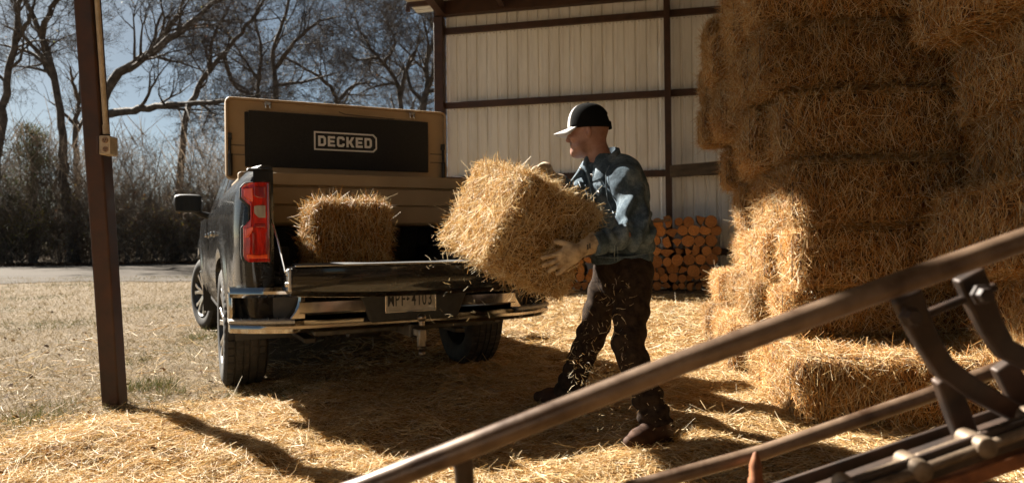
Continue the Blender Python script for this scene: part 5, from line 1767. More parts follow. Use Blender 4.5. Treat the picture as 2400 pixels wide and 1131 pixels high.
# ------------------------------------------------------------------ distance-field modelling
def surface_nets(fn, xs, ys, zs):
    X, Y, Z = np.meshgrid(xs, ys, zs, indexing='ij')
    V = fn(X.astype(np.float32), Y.astype(np.float32), Z.astype(np.float32))
    V = np.where(V == 0, 1e-6, V)
    nx, ny, nz = V.shape
    ins = V < 0
    cs = [(i, j, k) for i in (0, 1) for j in (0, 1) for k in (0, 1)]
    sl = lambda o, n: slice(o, n - 1 + o)
    cnt = sum(ins[sl(i, nx), sl(j, ny), sl(k, nz)].astype(np.int8) for i, j, k in cs)
    cell = (cnt > 0) & (cnt < 8)
    ci = np.argwhere(cell)
    idm = -np.ones(cell.shape, np.int64)
    idm[cell] = np.arange(len(ci))
    pos = np.zeros((len(ci), 3)); num = np.zeros(len(ci))
    G_ = (xs, ys, zs)
    for ax in range(3):
        oth = [a for a in range(3) if a != ax]
        for p in (0, 1):
            for q in (0, 1):
                a = ci.copy(); a[:, oth[0]] += p; a[:, oth[1]] += q
                b = a.copy(); b[:, ax] += 1
                va = V[a[:, 0], a[:, 1], a[:, 2]]; vb = V[b[:, 0], b[:, 1], b[:, 2]]
                cr = (va < 0) != (vb < 0)
                t = np.where(cr, va / (va - vb + 1e-12), 0)
                pt = np.stack([G_[d][a[:, d]] for d in range(3)], 1).astype(float)
                pt[:, ax] += t * (G_[ax][b[:, ax]] - G_[ax][a[:, ax]])
                pos += np.where(cr[:, None], pt, 0); num += cr
    pos /= num[:, None]
    quads = []
    for ax in range(3):
        o1, o2 = [(1, 2), (2, 0), (0, 1)][ax]
        s0 = [slice(None)] * 3; s1 = [slice(None)] * 3
        s0[ax] = slice(0, -1); s1[ax] = slice(1, None)
        A, B = ins[tuple(s0)], ins[tuple(s1)]
        e = np.argwhere(A != B)
        ok = (e[:, o1] > 0) & (e[:, o2] > 0) & (e[:, o1] < V.shape[o1] - 1) & (e[:, o2] < V.shape[o2] - 1)
        e = e[ok]
        fl = A[e[:, 0], e[:, 1], e[:, 2]]
        def cid(d1, d2):
            c = e.copy(); c[:, o1] += d1; c[:, o2] += d2
            return idm[c[:, 0], c[:, 1], c[:, 2]]
        q = np.stack([cid(-1, -1), cid(0, -1), cid(0, 0), cid(-1, 0)], 1)
        q = np.where(fl[:, None], q, q[:, ::-1])
        quads.append(q)
    Q = np.concatenate(quads)
    return pos, Q[(Q >= 0).all(1)]
def smin(a, b, k):
    h = np.clip(0.5 + 0.5 * (b - a) / k, 0, 1)
    return b + (a - b) * h - k * h * (1 - h)
def smax(a, b, k): return -smin(-a, -b, k)
def cap(X, Y, Z, a, b, ra, rb):
    ab = np.asarray(b, float) - np.asarray(a, float)
    L2 = float(ab @ ab)
    px, py, pz = X - a[0], Y - a[1], Z - a[2]
    t = np.clip((px * ab[0] + py * ab[1] + pz * ab[2]) / L2, 0, 1)
    return np.sqrt((px - ab[0] * t) ** 2 + (py - ab[1] * t) ** 2 + (pz - ab[2] * t) ** 2) - (ra + (rb - ra) * t)
def ell(X, Y, Z, c, axes, r):
    """ellipsoid with orthonormal axes (rows) and radii r"""
    px, py, pz = X - c[0], Y - c[1], Z - c[2]
    u = [px * a[0] + py * a[1] + pz * a[2] for a in axes]
    k0 = np.sqrt(sum((ui / ri) ** 2 for ui, ri in zip(u, r)))
    k1 = np.sqrt(sum((ui / (ri * ri)) ** 2 for ui, ri in zip(u, r))) + 1e-9
    return k0 * (k0 - 1) / k1
def frame(fwd, up=(0, 0, 1)):
    """axes rows: forward, left, up"""
    f = unit(fwd); l = unit(np.cross(up, f)); u = np.cross(f, l)
    return np.array([f, l, u])
def grid(lo, hi, h):
    return [np.arange(lo[i], hi[i] + h, h) for i in range(3)]
def sdf_mesh(name, fn, lo, hi, h, mats, parent=None, **props):
    V, Q = surface_nets(fn, *grid(lo, hi, h))
    me = raw_mesh(name, V, Q, smooth=True)
    return link(name, me, mats, parent, **props)

# ------------------------------------------------------------------ the man: joints measured from the photo
J = dict(
    pelvis=P(1460, 622, 3.72), hipL=P(1482, 640, 3.63), hipR=P(1434, 640, 3.82),
    kneeL=P(1474, 806, 3.46), ankL=P(1538, 985, 3.36), toeL=P(1508, 1034, 3.24),
    kneeR=P(1388, 780, 3.94), ankR=P(1332, 915, 4.14), toeR=P(1280, 942, 4.24),
    waist=P(1464, 575, 3.70), chest=P(1442, 468, 3.69), upper=P(1434, 418, 3.69), neck=P(1404, 372, 3.70),
    head=P(1378, 308, 3.71),
    shL=P(1466, 425, 3.51), shR=P(1388, 425, 3.86), elL=P(1498, 545, 3.37), wrL=P(1392, 573, 3.24), elR=P(1352, 478, 3.86), wrR=P(1312, 432, 3.63),
)
CH = unit([-0.80, -0.60, 0])          # the chest faces this way
LE = np.array([-CH[1], CH[0], 0])     # his left
HD = unit([-0.98, 0.20, -0.04])       # the head looks this way
HF = frame(HD)
hc = J['head']

def skin_material():
    m, nt, bs, out = new_mat('skin')
    n = noise_tex(nt, 40, 6, 0.7)
    r = ramp(nt, [(0.3, (0.2592, 0.1188, 0.0756)), (0.7, (0.36, 0.1908, 0.1332))], n.outputs['Fac'])
    tc = nt.nodes.new('ShaderNodeAttribute'); tc.attribute_name = 'tint'
    mx = nt.nodes.new('ShaderNodeMix'); mx.data_type = 'RGBA'
    nt.links.new(tc.outputs['Fac'], mx.inputs['Factor']); nt.links.new(r.outputs[0], mx.inputs['A'])
    mx.inputs['B'].default_value = (0.085, 0.045, 0.030, 1)
    nt.links.new(mx.outputs['Result'], bs.inputs['Base Color'])
    bs.inputs['Roughness'].default_value = 0.5
    bs.inputs['Subsurface Weight'].default_value = 0.12
    bs.inputs['Subsurface Radius'].default_value = (0.012, 0.005, 0.003)
    bump(nt, bs, n.outputs['Fac'], 0.15, 0.002)
    return m
M['skin'] = skin_material()
def denim_material():
    m, nt, bs, out = new_mat('denim')
    n = noise_tex(nt, 9, 8, 0.7)
    w = noise_tex(nt, 260, 2, 0.5, stretch=(1, 1, 0.25))
    r = ramp(nt, [(0.3, (0.018, 0.028, 0.039)), (0.48, (0.066, 0.096, 0.122)), (0.70, (0.22, 0.265, 0.30))], n.outputs['Fac'])
    mx = nt.nodes.new('ShaderNodeMix'); mx.data_type = 'RGBA'; mx.blend_type = 'MULTIPLY'; mx.inputs['Factor'].default_value = 0.6
    rr = ramp(nt, [(0.35, (0.5, 0.5, 0.5)), (0.65, (1.15, 1.15, 1.15))], w.outputs['Fac'])
    nt.links.new(r.outputs[0], mx.inputs['A']); nt.links.new(rr.outputs[0], mx.inputs['B'])
    nt.links.new(mx.outputs['Result'], bs.inputs['Base Color'])
    bs.inputs['Roughness'].default_value = 0.9
    bs.inputs['Specular IOR Level'].default_value = 0.15
    bump(nt, bs, n.outputs['Fac'], 0.5, 0.012)
    return m
M['denim'] = denim_material()
M['denim_light'] = simple('denim_seam', (0.098, 0.14, 0.175, 1), (0.182, 0.224, 0.252, 1), 0.9, scale=60)
M['trouser'] = simple('trouser_cloth', (0.017, 0.0112, 0.0078, 1), (0.044, 0.029, 0.020, 1), 0.95, scale=30, bumpk=0.35, detail=9, spec=0.1)
M['glove'] = simple('glove_leather', (0.15, 0.095, 0.048, 1), (0.40, 0.305, 0.195, 1), 0.8, scale=26, bumpk=0.5, detail=9, lo=0.3, hi=0.6)
M['boot'] = simple('boot_leather', (0.030, 0.014, 0.008, 1), (0.060, 0.028, 0.015, 1), 0.75, scale=16, bumpk=0.3, spec=0.2)
M['cap_black'] = simple('cap_black', (0.005, 0.005, 0.005, 1), (0.008, 0.008, 0.008, 1), 0.95, scale=200, bumpk=0.3, spec=0.05)
M['cap_white'] = simple('cap_white', (0.364, 0.364, 0.364, 1), (0.434, 0.434, 0.434, 1), 0.85, scale=40)
M['shirt'] = simple('shirt', (0.010, 0.010, 0.012, 1), (0.020, 0.020, 0.022, 1), 0.9)
M['hair'] = simple('hair', (0.035, 0.018, 0.010, 1), (0.07, 0.035, 0.018, 1), 0.8, scale=120)

def head_pt(f, l, u): return hc + HF[0] * f + HF[1] * l + HF[2] * u
def head_sdf(X, Y, Z):
    d = ell(X, Y, Z, head_pt(-0.012, 0, 0.030), HF, (0.100, 0.077, 0.105))
    face = ell(X, Y, Z, head_pt(0.022, 0, -0.035), HF, (0.074, 0.064, 0.098))
    d = smin(d, face, 0.03)
    d = smin(d, cap(X, Y, Z, head_pt(0.035, 0.045, -0.082), head_pt(0.063, 0.0, -0.103), 0.030, 0.025), 0.03)
    d = smin(d, cap(X, Y, Z, head_pt(0.035, -0.045, -0.082), head_pt(0.063, 0.0, -0.103), 0.030, 0.025), 0.03)
    d = smin(d, ell(X, Y, Z, head_pt(0.076, 0, -0.110), HF, (0.018, 0.024, 0.016)), 0.018)          # chin
    d = smin(d, cap(X, Y, Z, head_pt(0.090, 0, 0.004), head_pt(0.108, 0, -0.038), 0.009, 0.012), 0.016)  # nose
    for s in (-1, 1):
        d = smin(d, ell(X, Y, Z, head_pt(0.101, 0.013 * s, -0.043), HF, (0.011, 0.009, 0.008)), 0.008)
        d = smin(d, cap(X, Y, Z, head_pt(0.092, 0.018 * s, 0.018), head_pt(0.076, 0.052 * s, 0.016), 0.011, 0.010), 0.014)  # brow
        d = smax(d, -ell(X, Y, Z, head_pt(0.097, 0.031 * s, -0.004), HF, (0.018, 0.020, 0.011)), 0.012)   # eye hollow
        d = smin(d, ell(X, Y, Z, head_pt(0.077, 0.031 * s, -0.004), HF, (0.014, 0.015, 0.011)), 0.004)
        d = smin(d, ell(X, Y, Z, head_pt(0.066, 0.050 * s, -0.034), HF, (0.026, 0.016, 0.018)), 0.02)    # cheekbone
        # ear
        e = ell(X, Y, Z, head_pt(-0.008, 0.083 * s, -0.012), HF, (0.019, 0.010, 0.030))
        e = smax(e, -ell(X, Y, Z, head_pt(0.000, 0.093 * s, -0.009), HF, (0.0105, 0.009, 0.019)), 0.004)
        d = smin(d, e, 0.008)
    d = smin(d, cap(X, Y, Z, head_pt(0.083, -0.018, -0.067), head_pt(0.083, 0.018, -0.067), 0.011, 0.011), 0.014)   # lips
    d = smin(d, cap(X, Y, Z, head_pt(0.080, -0.015, -0.086), head_pt(0.080, 0.015, -0.086), 0.009, 0.009), 0.012)
    d = smax(d, -cap(X, Y, Z, head_pt(0.0955, -0.018, -0.0775), head_pt(0.0955, 0.018, -0.0775), 0.0035, 0.0035), 0.004)
    return d
def body_sdf(X, Y, Z):
    d = head_sdf(X, Y, Z)
    nb = J['neck'] + LE * 0 + np.array([0.01, 0, -0.02])
    d = smin(d, cap(X, Y, Z, nb, head_pt(-0.025, 0, -0.055), 0.068, 0.060), 0.035)
    ax = frame(CH)
    t = ell(X, Y, Z, J['chest'] + np.array([0.02, 0.01, 0]), ax, (0.080, 0.135, 0.18))
    t = smin(t, cap(X, Y, Z, J['waist'], J['pelvis'], 0.095, 0.105), 0.08)
    t = smin(t, cap(X, Y, Z, J['waist'], J['chest'], 0.085, 0.085), 0.06)
    t = smin(t, cap(X, Y, Z, J['shL'], J['shR'], 0.062, 0.062), 0.06)
    for s in 'LR':
        t = smin(t, cap(X, Y, Z, J['sh' + s], J['el' + s], 0.050, 0.040), 0.03)
        t = smin(t, cap(X, Y, Z, J['el' + s], J['wr' + s], 0.040, 0.029), 0.02)
        t = smin(t, cap(X, Y, Z, J['hip' + s], J['knee' + s], 0.085, 0.055), 0.05)
        t = smin(t, cap(X, Y, Z, J['knee' + s], J['ank' + s], 0.052, 0.036), 0.02)
    return smin(d, t, 0.04)
def fine_axis(lo, hi, flo, fhi, hc_, hf):
    return np.concatenate([np.arange(lo, flo, hc_), np.arange(flo, fhi, hf), np.arange(fhi, hi, hc_)])
hx, hy, hz = hc
bx = fine_axis(0.0, 0.95, hx - 0.15, hx + 0.13, 0.014, 0.0045)
by = fine_axis(3.18, 4.36, hy - 0.12, hy + 0.12, 0.016, 0.0045)
bz = fine_axis(0.02, hz + 0.2, hz - 0.20, hz + 0.17, 0.016, 0.0045)
V, Q = surface_nets(body_sdf, bx, by, bz)
# tint 1 = short hair and moustache stubble
rel = V - hc
f_, l_, u_ = rel @ HF[0], rel @ HF[1], rel @ HF[2]
hairm = np.clip((u_ - (-0.05 + 0.0)) / 0.03, 0, 1) * np.clip((-0.012 - f_) / 0.02, 0, 1) * (np.abs(l_) < 0.082) * 0.38
must = np.exp(-((u_ + 0.058) / 0.009) ** 2) * (f_ > 0.066) * (np.abs(l_) < 0.034) * 1.0
stub = np.clip((-0.055 - u_) / 0.03, 0, 1) * (f_ > 0.0) * np.clip((u_ + 0.15) / 0.02, 0, 1) * 0.22
me = raw_mesh('person', V, Q, tint=np.clip(hairm + must + stub, 0, 1), smooth=True)
man = link('person', me, M['skin'], None, label='person in a denim jacket and black cap swinging a straw bale towards the truck', category='person')

# jacket
def wrinkle(X, Y, Z, c, r, amp, freq, dirv):
    """folds across dirv near c"""
    w = np.exp(-(((X - c[0]) ** 2 + (Y - c[1]) ** 2 + (Z - c[2]) ** 2) / (r * r)))
    ph = (X * dirv[0] + Y * dirv[1] + Z * dirv[2]) * freq + 3.0 * fnoise(X * 7, Y * 7, 0.0, 2) + 2.0 * fnoise(Z * 7, X * 6, 3.0, 2)
    return w * amp * np.sin(ph)
def jacket_sdf(X, Y, Z):
    ax = frame(CH)
    up = J['upper']
    d = ell(X, Y, Z, J['chest'] + np.array([0.015, 0, 0.01]), ax, (0.132, 0.190, 0.235))
    d = smin(d, ell(X, Y, Z, J['waist'] + np.array([0.0, 0, 0.02]), ax, (0.140, 0.170, 0.19)), 0.09)
    d = smin(d, cap(X, Y, Z, J['shL'], J['shR'], 0.082, 0.082), 0.06)
    d = smin(d, cap(X, Y, Z, J['neck'] - [0, 0, 0.035], up, 0.080, 0.095), 0.05)
    for s in 'LR':
        d = smin(d, cap(X, Y, Z, J['sh' + s], J['el' + s], 0.082, 0.068), 0.016)
        w_ = J['wr' + s] + (J['el' + s] - J['wr' + s]) * 0.06
        d = smin(d, cap(X, Y, Z, J['el' + s], w_, 0.068, 0.050), 0.014)
    # hem: cut flat
    hemz = J['pelvis'][2] + 0.015
    d = smax(d, (hemz - Z), 0.012)
    d = smin(d, smax(smax(ell(X, Y, Z, np.array([J['pelvis'][0] - 0.005, J['pelvis'][1], hemz + 0.03]), ax, (0.150, 0.180, 0.14)), hemz - Z, 0.008), Z - hemz - 0.048, 0.008), 0.006)
    # front opening: a V with the collar
    neckc = J['neck']
    d = smax(d, -cap(X, Y, Z, neckc + [0, 0, 0.03], neckc + [0, 0, 0.2], 0.064, 0.085), 0.012)
    rel = [X - neckc[0], Y - neckc[1], Z - neckc[2]]
    fw = rel[0] * CH[0] + rel[1] * CH[1]; lt = rel[0] * LE[0] + rel[1] * LE[1]
    slot = smax(smax(np.abs(lt - 0.015) - 0.004 - np.clip((rel[2] + 0.20) * 0.16, 0, 1), 0.035 - fw, 0.01), -rel[2] - 0.62, 0.01)
    d = smax(d, -smax(slot, -(d + 0.022), 0.004), 0.006)
    # folds
    n = fnoise(X * 9, Y * 9, 1.0, 3) + fnoise(Z * 10, X * 9 + Y * 5, 6.0, 3) - 1.0
    d = d + 0.017 * n
    ua = unit(J['elL'] - J['shL']); fa = unit(J['wrL'] - J['elL'])
    d = d + wrinkle(X, Y, Z, J['elL'] + fa * 0.01 + np.array([-.03, -.02, 0.03]), 0.15, 0.020, 80, ua * 0.5 - fa * 0.9)
    d = d + wrinkle(X, Y, Z, (J['elL'] + J['wrL']) / 2, 0.12, 0.013, 90, fa)
    d = d + wrinkle(X, Y, Z, (J['elL'] + J['shL']) / 2, 0.15, 0.015, 62, ua * 0.8 + np.array([0.5, 0.2, 0]))
    d = d + wrinkle(X, Y, Z, J['waist'] + [0, -.1, 0.05], 0.20, 0.009, 55, np.array([0.25, 0.3, 1.0]))
    d = d + 0.0045 * (fnoise(X * 24 + 3, Y * 24, 9.0, 2) + fnoise(Z * 26, X * 22 + Y * 9, 2.0, 2) - 1.0)
    # seams pressed in: armhole, yoke, waistband
    sx = (X - J['shL'][0]) * ua[0] + (Y - J['shL'][1]) * ua[1] + (Z - J['shL'][2]) * ua[2]
    near = np.exp(-(((X - J['shL'][0]) ** 2 + (Y - J['shL'][1]) ** 2 + (Z - J['shL'][2]) ** 2) / 0.0196) ** 2)
    yz = J['chest'][2] + 0.085
    d = d + 0.005 * np.exp(-((Z - yz) / 0.0045) ** 2) * (fw < 0.0 + 0.2) * (1 - near)
    d = d + 0.005 * np.exp(-((Z - hemz - 0.050) / 0.0045) ** 2)
    return d
lo = [0.12, 3.12, J['pelvis'][2] - 0.01]; hi = [0.84, 4.06, J['neck'][2] + 0.12]
jk = sdf_mesh('denim_jacket', jacket_sdf, lo, hi, 0.0058, M['denim'], man)

# collar: a folded band round the neck
mb = MB()
secs = []
n0 = J['neck']
for q in np.linspace(-2.55, 2.55, 27):
    dirv = -CH * math.cos(q) + LE * math.sin(q)
    k = abs(q) / 2.55
    r0 = 0.080 + 0.012 * k
    rise = 0.062 * (1 - 0.80 * k ** 2)
    dr = 0.034 + 0.040 * k ** 2
    base = n0 + np.array([0.012, 0, -0.025 - 0.075 * k ** 2]) + CH * 0.012 * k
    top = base + dirv * (r0 - 0.004) + np.array([0, 0, rise + 0.03])
    out_ = base + dirv * (r0 + dr) + np.array([0, 0, -0.012 - 0.02 * k])
    inn = base + dirv * (r0 - 0.008) + np.array([0, 0, 0.0])
    mid = base + dirv * (r0 + 0.014) + np.array([0, 0, rise + 0.026])
    out2 = out_ + np.array([0, 0, -0.006]) - dirv * 0.006
    under = base + dirv * (r0 + 0.006) + np.array([0, 0, 0.012])
    secs.append([inn, top, mid, out_, out2, under])
mb.loft(secs)
mb.build('collar', M['denim'], jk, smooth=60)
# find a point on the jacket surface along a ray towards it
jV = np.array([v.co[:] for v in jk.data.vertices])
def on_jacket(u, v, Y0=3.0, lift=0.004):
    """first jacket surface point on a line of sight, measured with the mesh itself"""
    o = np.array([0, 0, EYE]); d = unit(P(u, v, 1.0) - o)
    rel = jV - o; t = rel @ d
    dist = np.linalg.norm(rel - t[:, None] * d, axis=1)
    k = np.where(dist < 0.012)[0]
    if len(k) == 0: k = np.array([dist.argmin()])
    i = k[np.argmin(t[k])]
    return o + d * (t[i] - lift)
def strip(name, px, r, mat, parent):
    pts = [on_jacket(u, v, lift=-0.0005) for u, v in px]
    return MB().tube(pts, r, 6).build(name, mat, parent, smooth=60)
def dens(px, n=5):
    out = []
    for a, b in zip(px[:-1], px[1:]):
        for t in np.linspace(0, 1, n, endpoint=False): out.append((a[0] + (b[0] - a[0]) * t, a[1] + (b[1] - a[1]) * t))
    return out + [px[-1]]
strip('seam', dens([(1428, 388), (1420, 405), (1421, 440), (1424, 470), (1438, 500)]), 0.0026, M['denim_light'], jk)
strip('seam', dens([(1440, 612), (1440, 590), (1441, 575)]), 0.0018, M['denim_light'], jk)
strip('seam', dens([(1448, 612), (1448, 592), (1448, 578)]), 0.0018, M['denim_light'], jk)
strip('seam', dens([(1400, 602), (1440, 604), (1480, 601), (1515, 594)]), 0.0018, M['denim_light'], jk)
strip('placket', dens([(1374, 400), (1382, 430), (1388, 470)]), 0.004, M['denim_light'], jk)
def patch(name, px, mat, parent, th=0.006):
    f = [on_jacket(u, v, lift=0.008) for u, v in px]
    n = len(f)
    o = np.array([0, 0, EYE])
    b = [p + unit(p - o) * 0.02 for p in f]
    return MB().add(f + b, [tuple(range(n)), tuple(range(2 * n - 1, n - 1, -1))] + [(i, n + i, n + (i + 1) % n, (i + 1) % n) for i in range(n)]).build(name, mat, parent, smooth=0, bevel=0.003)
pf = patch('pocket_flap', [(1397, 432), (1412, 434), (1411, 452), (1403, 462), (1397, 452)], M['denim'], jk)
pf2 = patch('pocket_flap', [(1352, 424), (1371, 427), (1370, 442), (1360, 449), (1352, 441)], M['denim'], jk)
for u, v in ((1404, 450), (1357, 434), (1361, 395), (1388, 410)):
    c = on_jacket(u, v, lift=0.012)
    MB().ball(c, 0.0085, 6, (1, 0.6, 1)).build('button', M['metal'], jk, smooth=60)
# sleeve cuffs
for s in 'LR':
    w_, e_ = J['wr' + s], J['el' + s]
    d = unit(e_ - w_)
    MB().tube([w_ - d * 0.004, w_ - d * 0.002, w_ + d * 0.045, w_ + d * 0.05], [0.047, 0.054, 0.056, 0.050], 20).build('cuff', M['denim'], jk, smooth=60)

# trousers
def trouser_sdf(X, Y, Z):
    ax = frame(unit([-0.9, -0.1, 0]))
    d = ell(X, Y, Z, J['pelvis'] + np.array([0.0, 0, -0.03]), ax, (0.130, 0.168, 0.15))
    for s in 'LR':
        h, k, a = J['hip' + s], J['knee' + s], J['ank' + s]
        d = smin(d, cap(X, Y, Z, h, k, 0.108, 0.079), 0.05)
        d = smin(d, cap(X, Y, Z, k, a - (k - a) * 0.02, 0.080, 0.074), 0.025)
        sh = unit(a - k)
        d = d + wrinkle(X, Y, Z, k + np.array([0, -.03, 0]), 0.13, 0.009, 75, unit(k - h) * 0.8 + np.array([0.3, 0, 0]))
        d = d + wrinkle(X, Y, Z, a + (k - a) * 0.15, 0.15, 0.011, 80, sh)
        d = d + wrinkle(X, Y, Z, (h + k) / 2, 0.16, 0.007, 60, np.array([0.6, 0.2, 0.8]))
    d = d + wrinkle(X, Y, Z, J['hipL'] + [-.06, 0, -.06], 0.13, 0.008, 70, np.array([0.7, 0.1, 0.8]))
    d = d + 0.012 * (fnoise(X * 9, Y * 9, 2.0, 3) + fnoise(Z * 9, X * 9, 4.0, 3) - 1.0) + 0.004 * (fnoise(X * 26, Y * 26, 1.0, 2) + fnoise(Z * 26, Y * 26, 5.0, 2) - 1.0)
    d = smax(d, Z - (J['pelvis'][2] + 0.05), 0.01)
    for s in 'LR':
        a, k = J['ank' + s], J['knee' + s]
        sh = unit(a - k)
        cut = (X - a[0]) * sh[0] + (Y - a[1]) * sh[1] + (Z - a[2]) * sh[2] - 0.030
        nearf = (((X - a[0]) ** 2 + (Y - a[1]) ** 2 + (Z - a[2]) ** 2) < 0.05)
        d = np.where(nearf, smax(d, cut, 0.01), d)
    return d
tr = sdf_mesh('trousers', trouser_sdf, [0.10, 3.12, 0.03], [0.86, 4.40, J['pelvis'][2] + 0.09], 0.0092, M['trouser'], man)
MB().box(J['hipL'] + np.array([0.02, -0.112, -0.06]), (0.010, 0.012, 0.11), (0.1, 0.25, 0.1)).build('pocket_seam', M['trouser'], tr, bevel=0.003)

# boots
def boot(a, toe, heel_off, name='boot'):
    d2 = toe - a; d2[2] = 0; d2 = unit(d2)
    tz = toe[2]
    ball = a + d2 * 0.12; ball[2] = tz + 0.012
    tip = a + d2 * 0.185; tip[2] = tz + 0.008
    heel = a - d2 * 0.055; heel[2] = heel_off
    def fn(X, Y, Z):
        d = cap(X, Y, Z, a + [0, 0, 0.04], a + [0, 0, -0.02], 0.046, 0.046)
        d = smin(d, cap(X, Y, Z, a + [0, 0, -0.03], heel, 0.050, 0.040), 0.03)
        d = smin(d, cap(X, Y, Z, heel, ball, 0.040, 0.044), 0.03)
        d = smin(d, cap(X, Y, Z, a + [0, 0, -0.02], ball, 0.048, 0.042), 0.03)
        d = smin(d, cap(X, Y, Z, ball, tip, 0.044, 0.032), 0.02)
        # flat sole through heel and tip
        h0 = heel[2] - 0.034; t0_ = tip[2] - 0.030
        s_ = (X - heel[0]) * d2[0] + (Y - heel[1]) * d2[1]
        sole = h0 + (t0_ - h0) * np.clip(s_ / 0.24, -0.2, 1.2)
        d = smax(d, sole - Z, 0.006)
        d = d + 0.003 * (fnoise(X * 20, Y * 20, 0.0, 2) + fnoise(Z * 20, X * 18, 2.0, 2) - 1)
        return d
    lo = np.minimum.reduce([a, tip, heel]) - [0.09, 0.09, 0.06]; hi = np.maximum.reduce([a, tip, heel]) + [0.09, 0.09, 0.16]
    o = sdf_mesh(name, fn, lo, hi, 0.008, M['boot'], man)
    # sole
    mb = MB(); l2 = np.array([-d2[1], d2[0], 0])
    secs = []
    for s_, w in ((-0.042, 0.028), (-0.03, 0.038), (0.03, 0.036), (0.10, 0.036), (0.17, 0.045), (0.215, 0.042), (0.245, 0.024)):
        zz = heel[2] - 0.034 + (tip[2] - 0.030 - heel[2] + 0.034) * max(0, s_) / 0.24
        c = heel + d2 * s_; c[2] = zz
        secs.append([c - l2 * w + [0, 0, -0.014], c + l2 * w + [0, 0, -0.014], c + l2 * w + [0, 0, 0.004], c - l2 * w + [0, 0, 0.004]])
    mb.loft(secs); mb.build('sole', M['black'], o, bevel=0.003)
gl, gr = J['ankL'].copy(), J['ankR'].copy()
tl = gl + np.array([-0.13, -0.10, 0]); tl[2] = 0.045
boot(gl, tl, 0.055)
tR = gr + np.array([-0.16, 0.06, 0]); tR[2] = 0.050
boot(gr, tR, 0.060)

# gloves
def glove(name, wr, palm_c, fdir, pdir, spread, curls, thumb, size=1.0, cuff=0.10):
    """wr wrist, palm_c palm centre, fdir finger direction, pdir palm normal (towards the held thing)"""
    fd = unit(fdir); pn = unit(pdir - fd * np.dot(pdir, fd)); sd_ = np.cross(fd, pn)
    segs = []
    kn = palm_c + fd * 0.038 * size
    L = [0.072, 0.080, 0.076, 0.062]
    for i in range(4):
        off = (i - 1.5) * 0.0215 * size
        base = kn + sd_ * off - fd * (0.006 * abs(i - 1.2))
        dd = unit(fd + sd_ * spread * (i - 1.5))
        p = base; tot = 0
        for j, fr in enumerate((0.45, 0.32, 0.28)):
            ang = curls[i] * (0.5 + 0.5 * j)
            dv = unit(dd * math.cos(ang) + pn * math.sin(ang))
            q = p + dv * L[i] * fr * size * 1.12
            segs.append((p, q, 0.0125 * size - 0.0008 * j, 0.0118 * size - 0.0010 * j))
            p = q
    tb = palm_c - fd * 0.028 * size + sd_ * thumb[0] * 0.032 * size + pn * 0.008
    td = unit(fd * 0.62 + sd_ * thumb[0] * 0.75 + pn * thumb[1])
    t1 = tb + td * 0.042 * size; td2 = unit(td + fd * 0.4 + pn * thumb[1] * 0.6); t2 = t1 + td2 * 0.032 * size
    segs += [(tb, t1, 0.0165 * size, 0.0140 * size), (t1, t2, 0.0140 * size, 0.0115 * size)]
    wd = unit(wr - palm_c)
    def fn(X, Y, Z):
        d = ell(X, Y, Z, palm_c, np.array([fd, sd_, pn]), (0.056 * size, 0.049 * size, 0.021 * size))
        d = smin(d, cap(X, Y, Z, palm_c - fd * 0.03, wr, 0.030 * size, 0.033 * size), 0.025)
        fng = None
        for a, b, r0, r1 in segs:
            c_ = cap(X, Y, Z, a, b, r0, r1)
            fng = c_ if fng is None else smin(fng, c_, 0.003)
        d = smin(d, fng, 0.010)
        d = smin(d, cap(X, Y, Z, wr, wr + wd * cuff, 0.034 * size, 0.054 * size), 0.012)
        d = d + 0.0028 * (fnoise(X * 34, Y * 34, 1.0, 2) + fnoise(Z * 34, X * 30, 3.0, 2) - 1)
        d = smax(d, ((X - wr[0]) * wd[0] + (Y - wr[1]) * wd[1] + (Z - wr[2]) * wd[2]) - cuff * 0.92, 0.004)
        return d
    pts = np.array([s[0] for s in segs] + [s[1] for s in segs] + [wr + wd * cuff, palm_c])
    return sdf_mesh(name, fn, pts.min(0) - 0.07, pts.max(0) + 0.07, 0.0042, M['glove'], man), wd
palmL = P(1336, 598, 3.215)
gL, wdL = glove('glove', P(1370, 581, 3.235), palmL, P(1288, 628, 3.22) - palmL, np.array([0.05, 1.0, 0.25]), 0.16, (0.30, 0.34, 0.36, 0.42), (-1, 0.25), 1.02, 0.075)
wL = P(1370, 581, 3.235)
MB().tube([wL + wdL * 0.012 + [0, -.037, 0.012], wL + wdL * 0.012 + [0, -.040, -0.012]], 0.004, 6).tube([wL + wdL * 0.024 + [0, -.038, 0.012], wL + wdL * 0.024 + [0, -.041, -0.012]], 0.004, 6).build('wrist_buckle', M['steel_dark'], gL)
palmR = P(1264, 400, 3.56)
gR, wdR = glove('glove', P(1292, 420, 3.60), palmR, np.array([-0.75, -0.25, -0.25]), np.array([-0.05, -0.40, -1.0]), 0.06, (0.9, 0.95, 1.0, 1.0), (1, 0.1), 1.12, 0.055)

# cap: black crown, pale front panel and brim
CF = frame(HD + np.array([0, 0, -0.02]))
cc = head_pt(-0.010, 0, 0.045)
def cap_pt(f, l, u): return cc + CF[0] * f + CF[1] * l + CF[2] * u
def crown_r(q): return 0.112 + 0.004 * math.cos(2 * q), 0.089
mb = MB(); mbf = MB()
QN, EN = 48, 12
def dome(q, e):
    ra, rb_ = 0.114, 0.092
    r_ = math.cos(e * math.pi / 2) ** 0.62
    h = 0.102 * math.sin(e * math.pi / 2) ** 0.9 * (1 + 0.10 * math.cos(q) * (1 - e))
    zb_ = -0.030 - 0.010 * (1 - math.cos(q)) / 2
    return cap_pt(ra * r_ * math.cos(q), rb_ * r_ * math.sin(q), zb_ * (1 - e) + h)
def in_hole(q, e): return abs(abs(q) - math.pi) < 0.42 * math.sqrt(max(0, 1 - ((e - 0.18) / 0.30) ** 2)) and e > 0.18
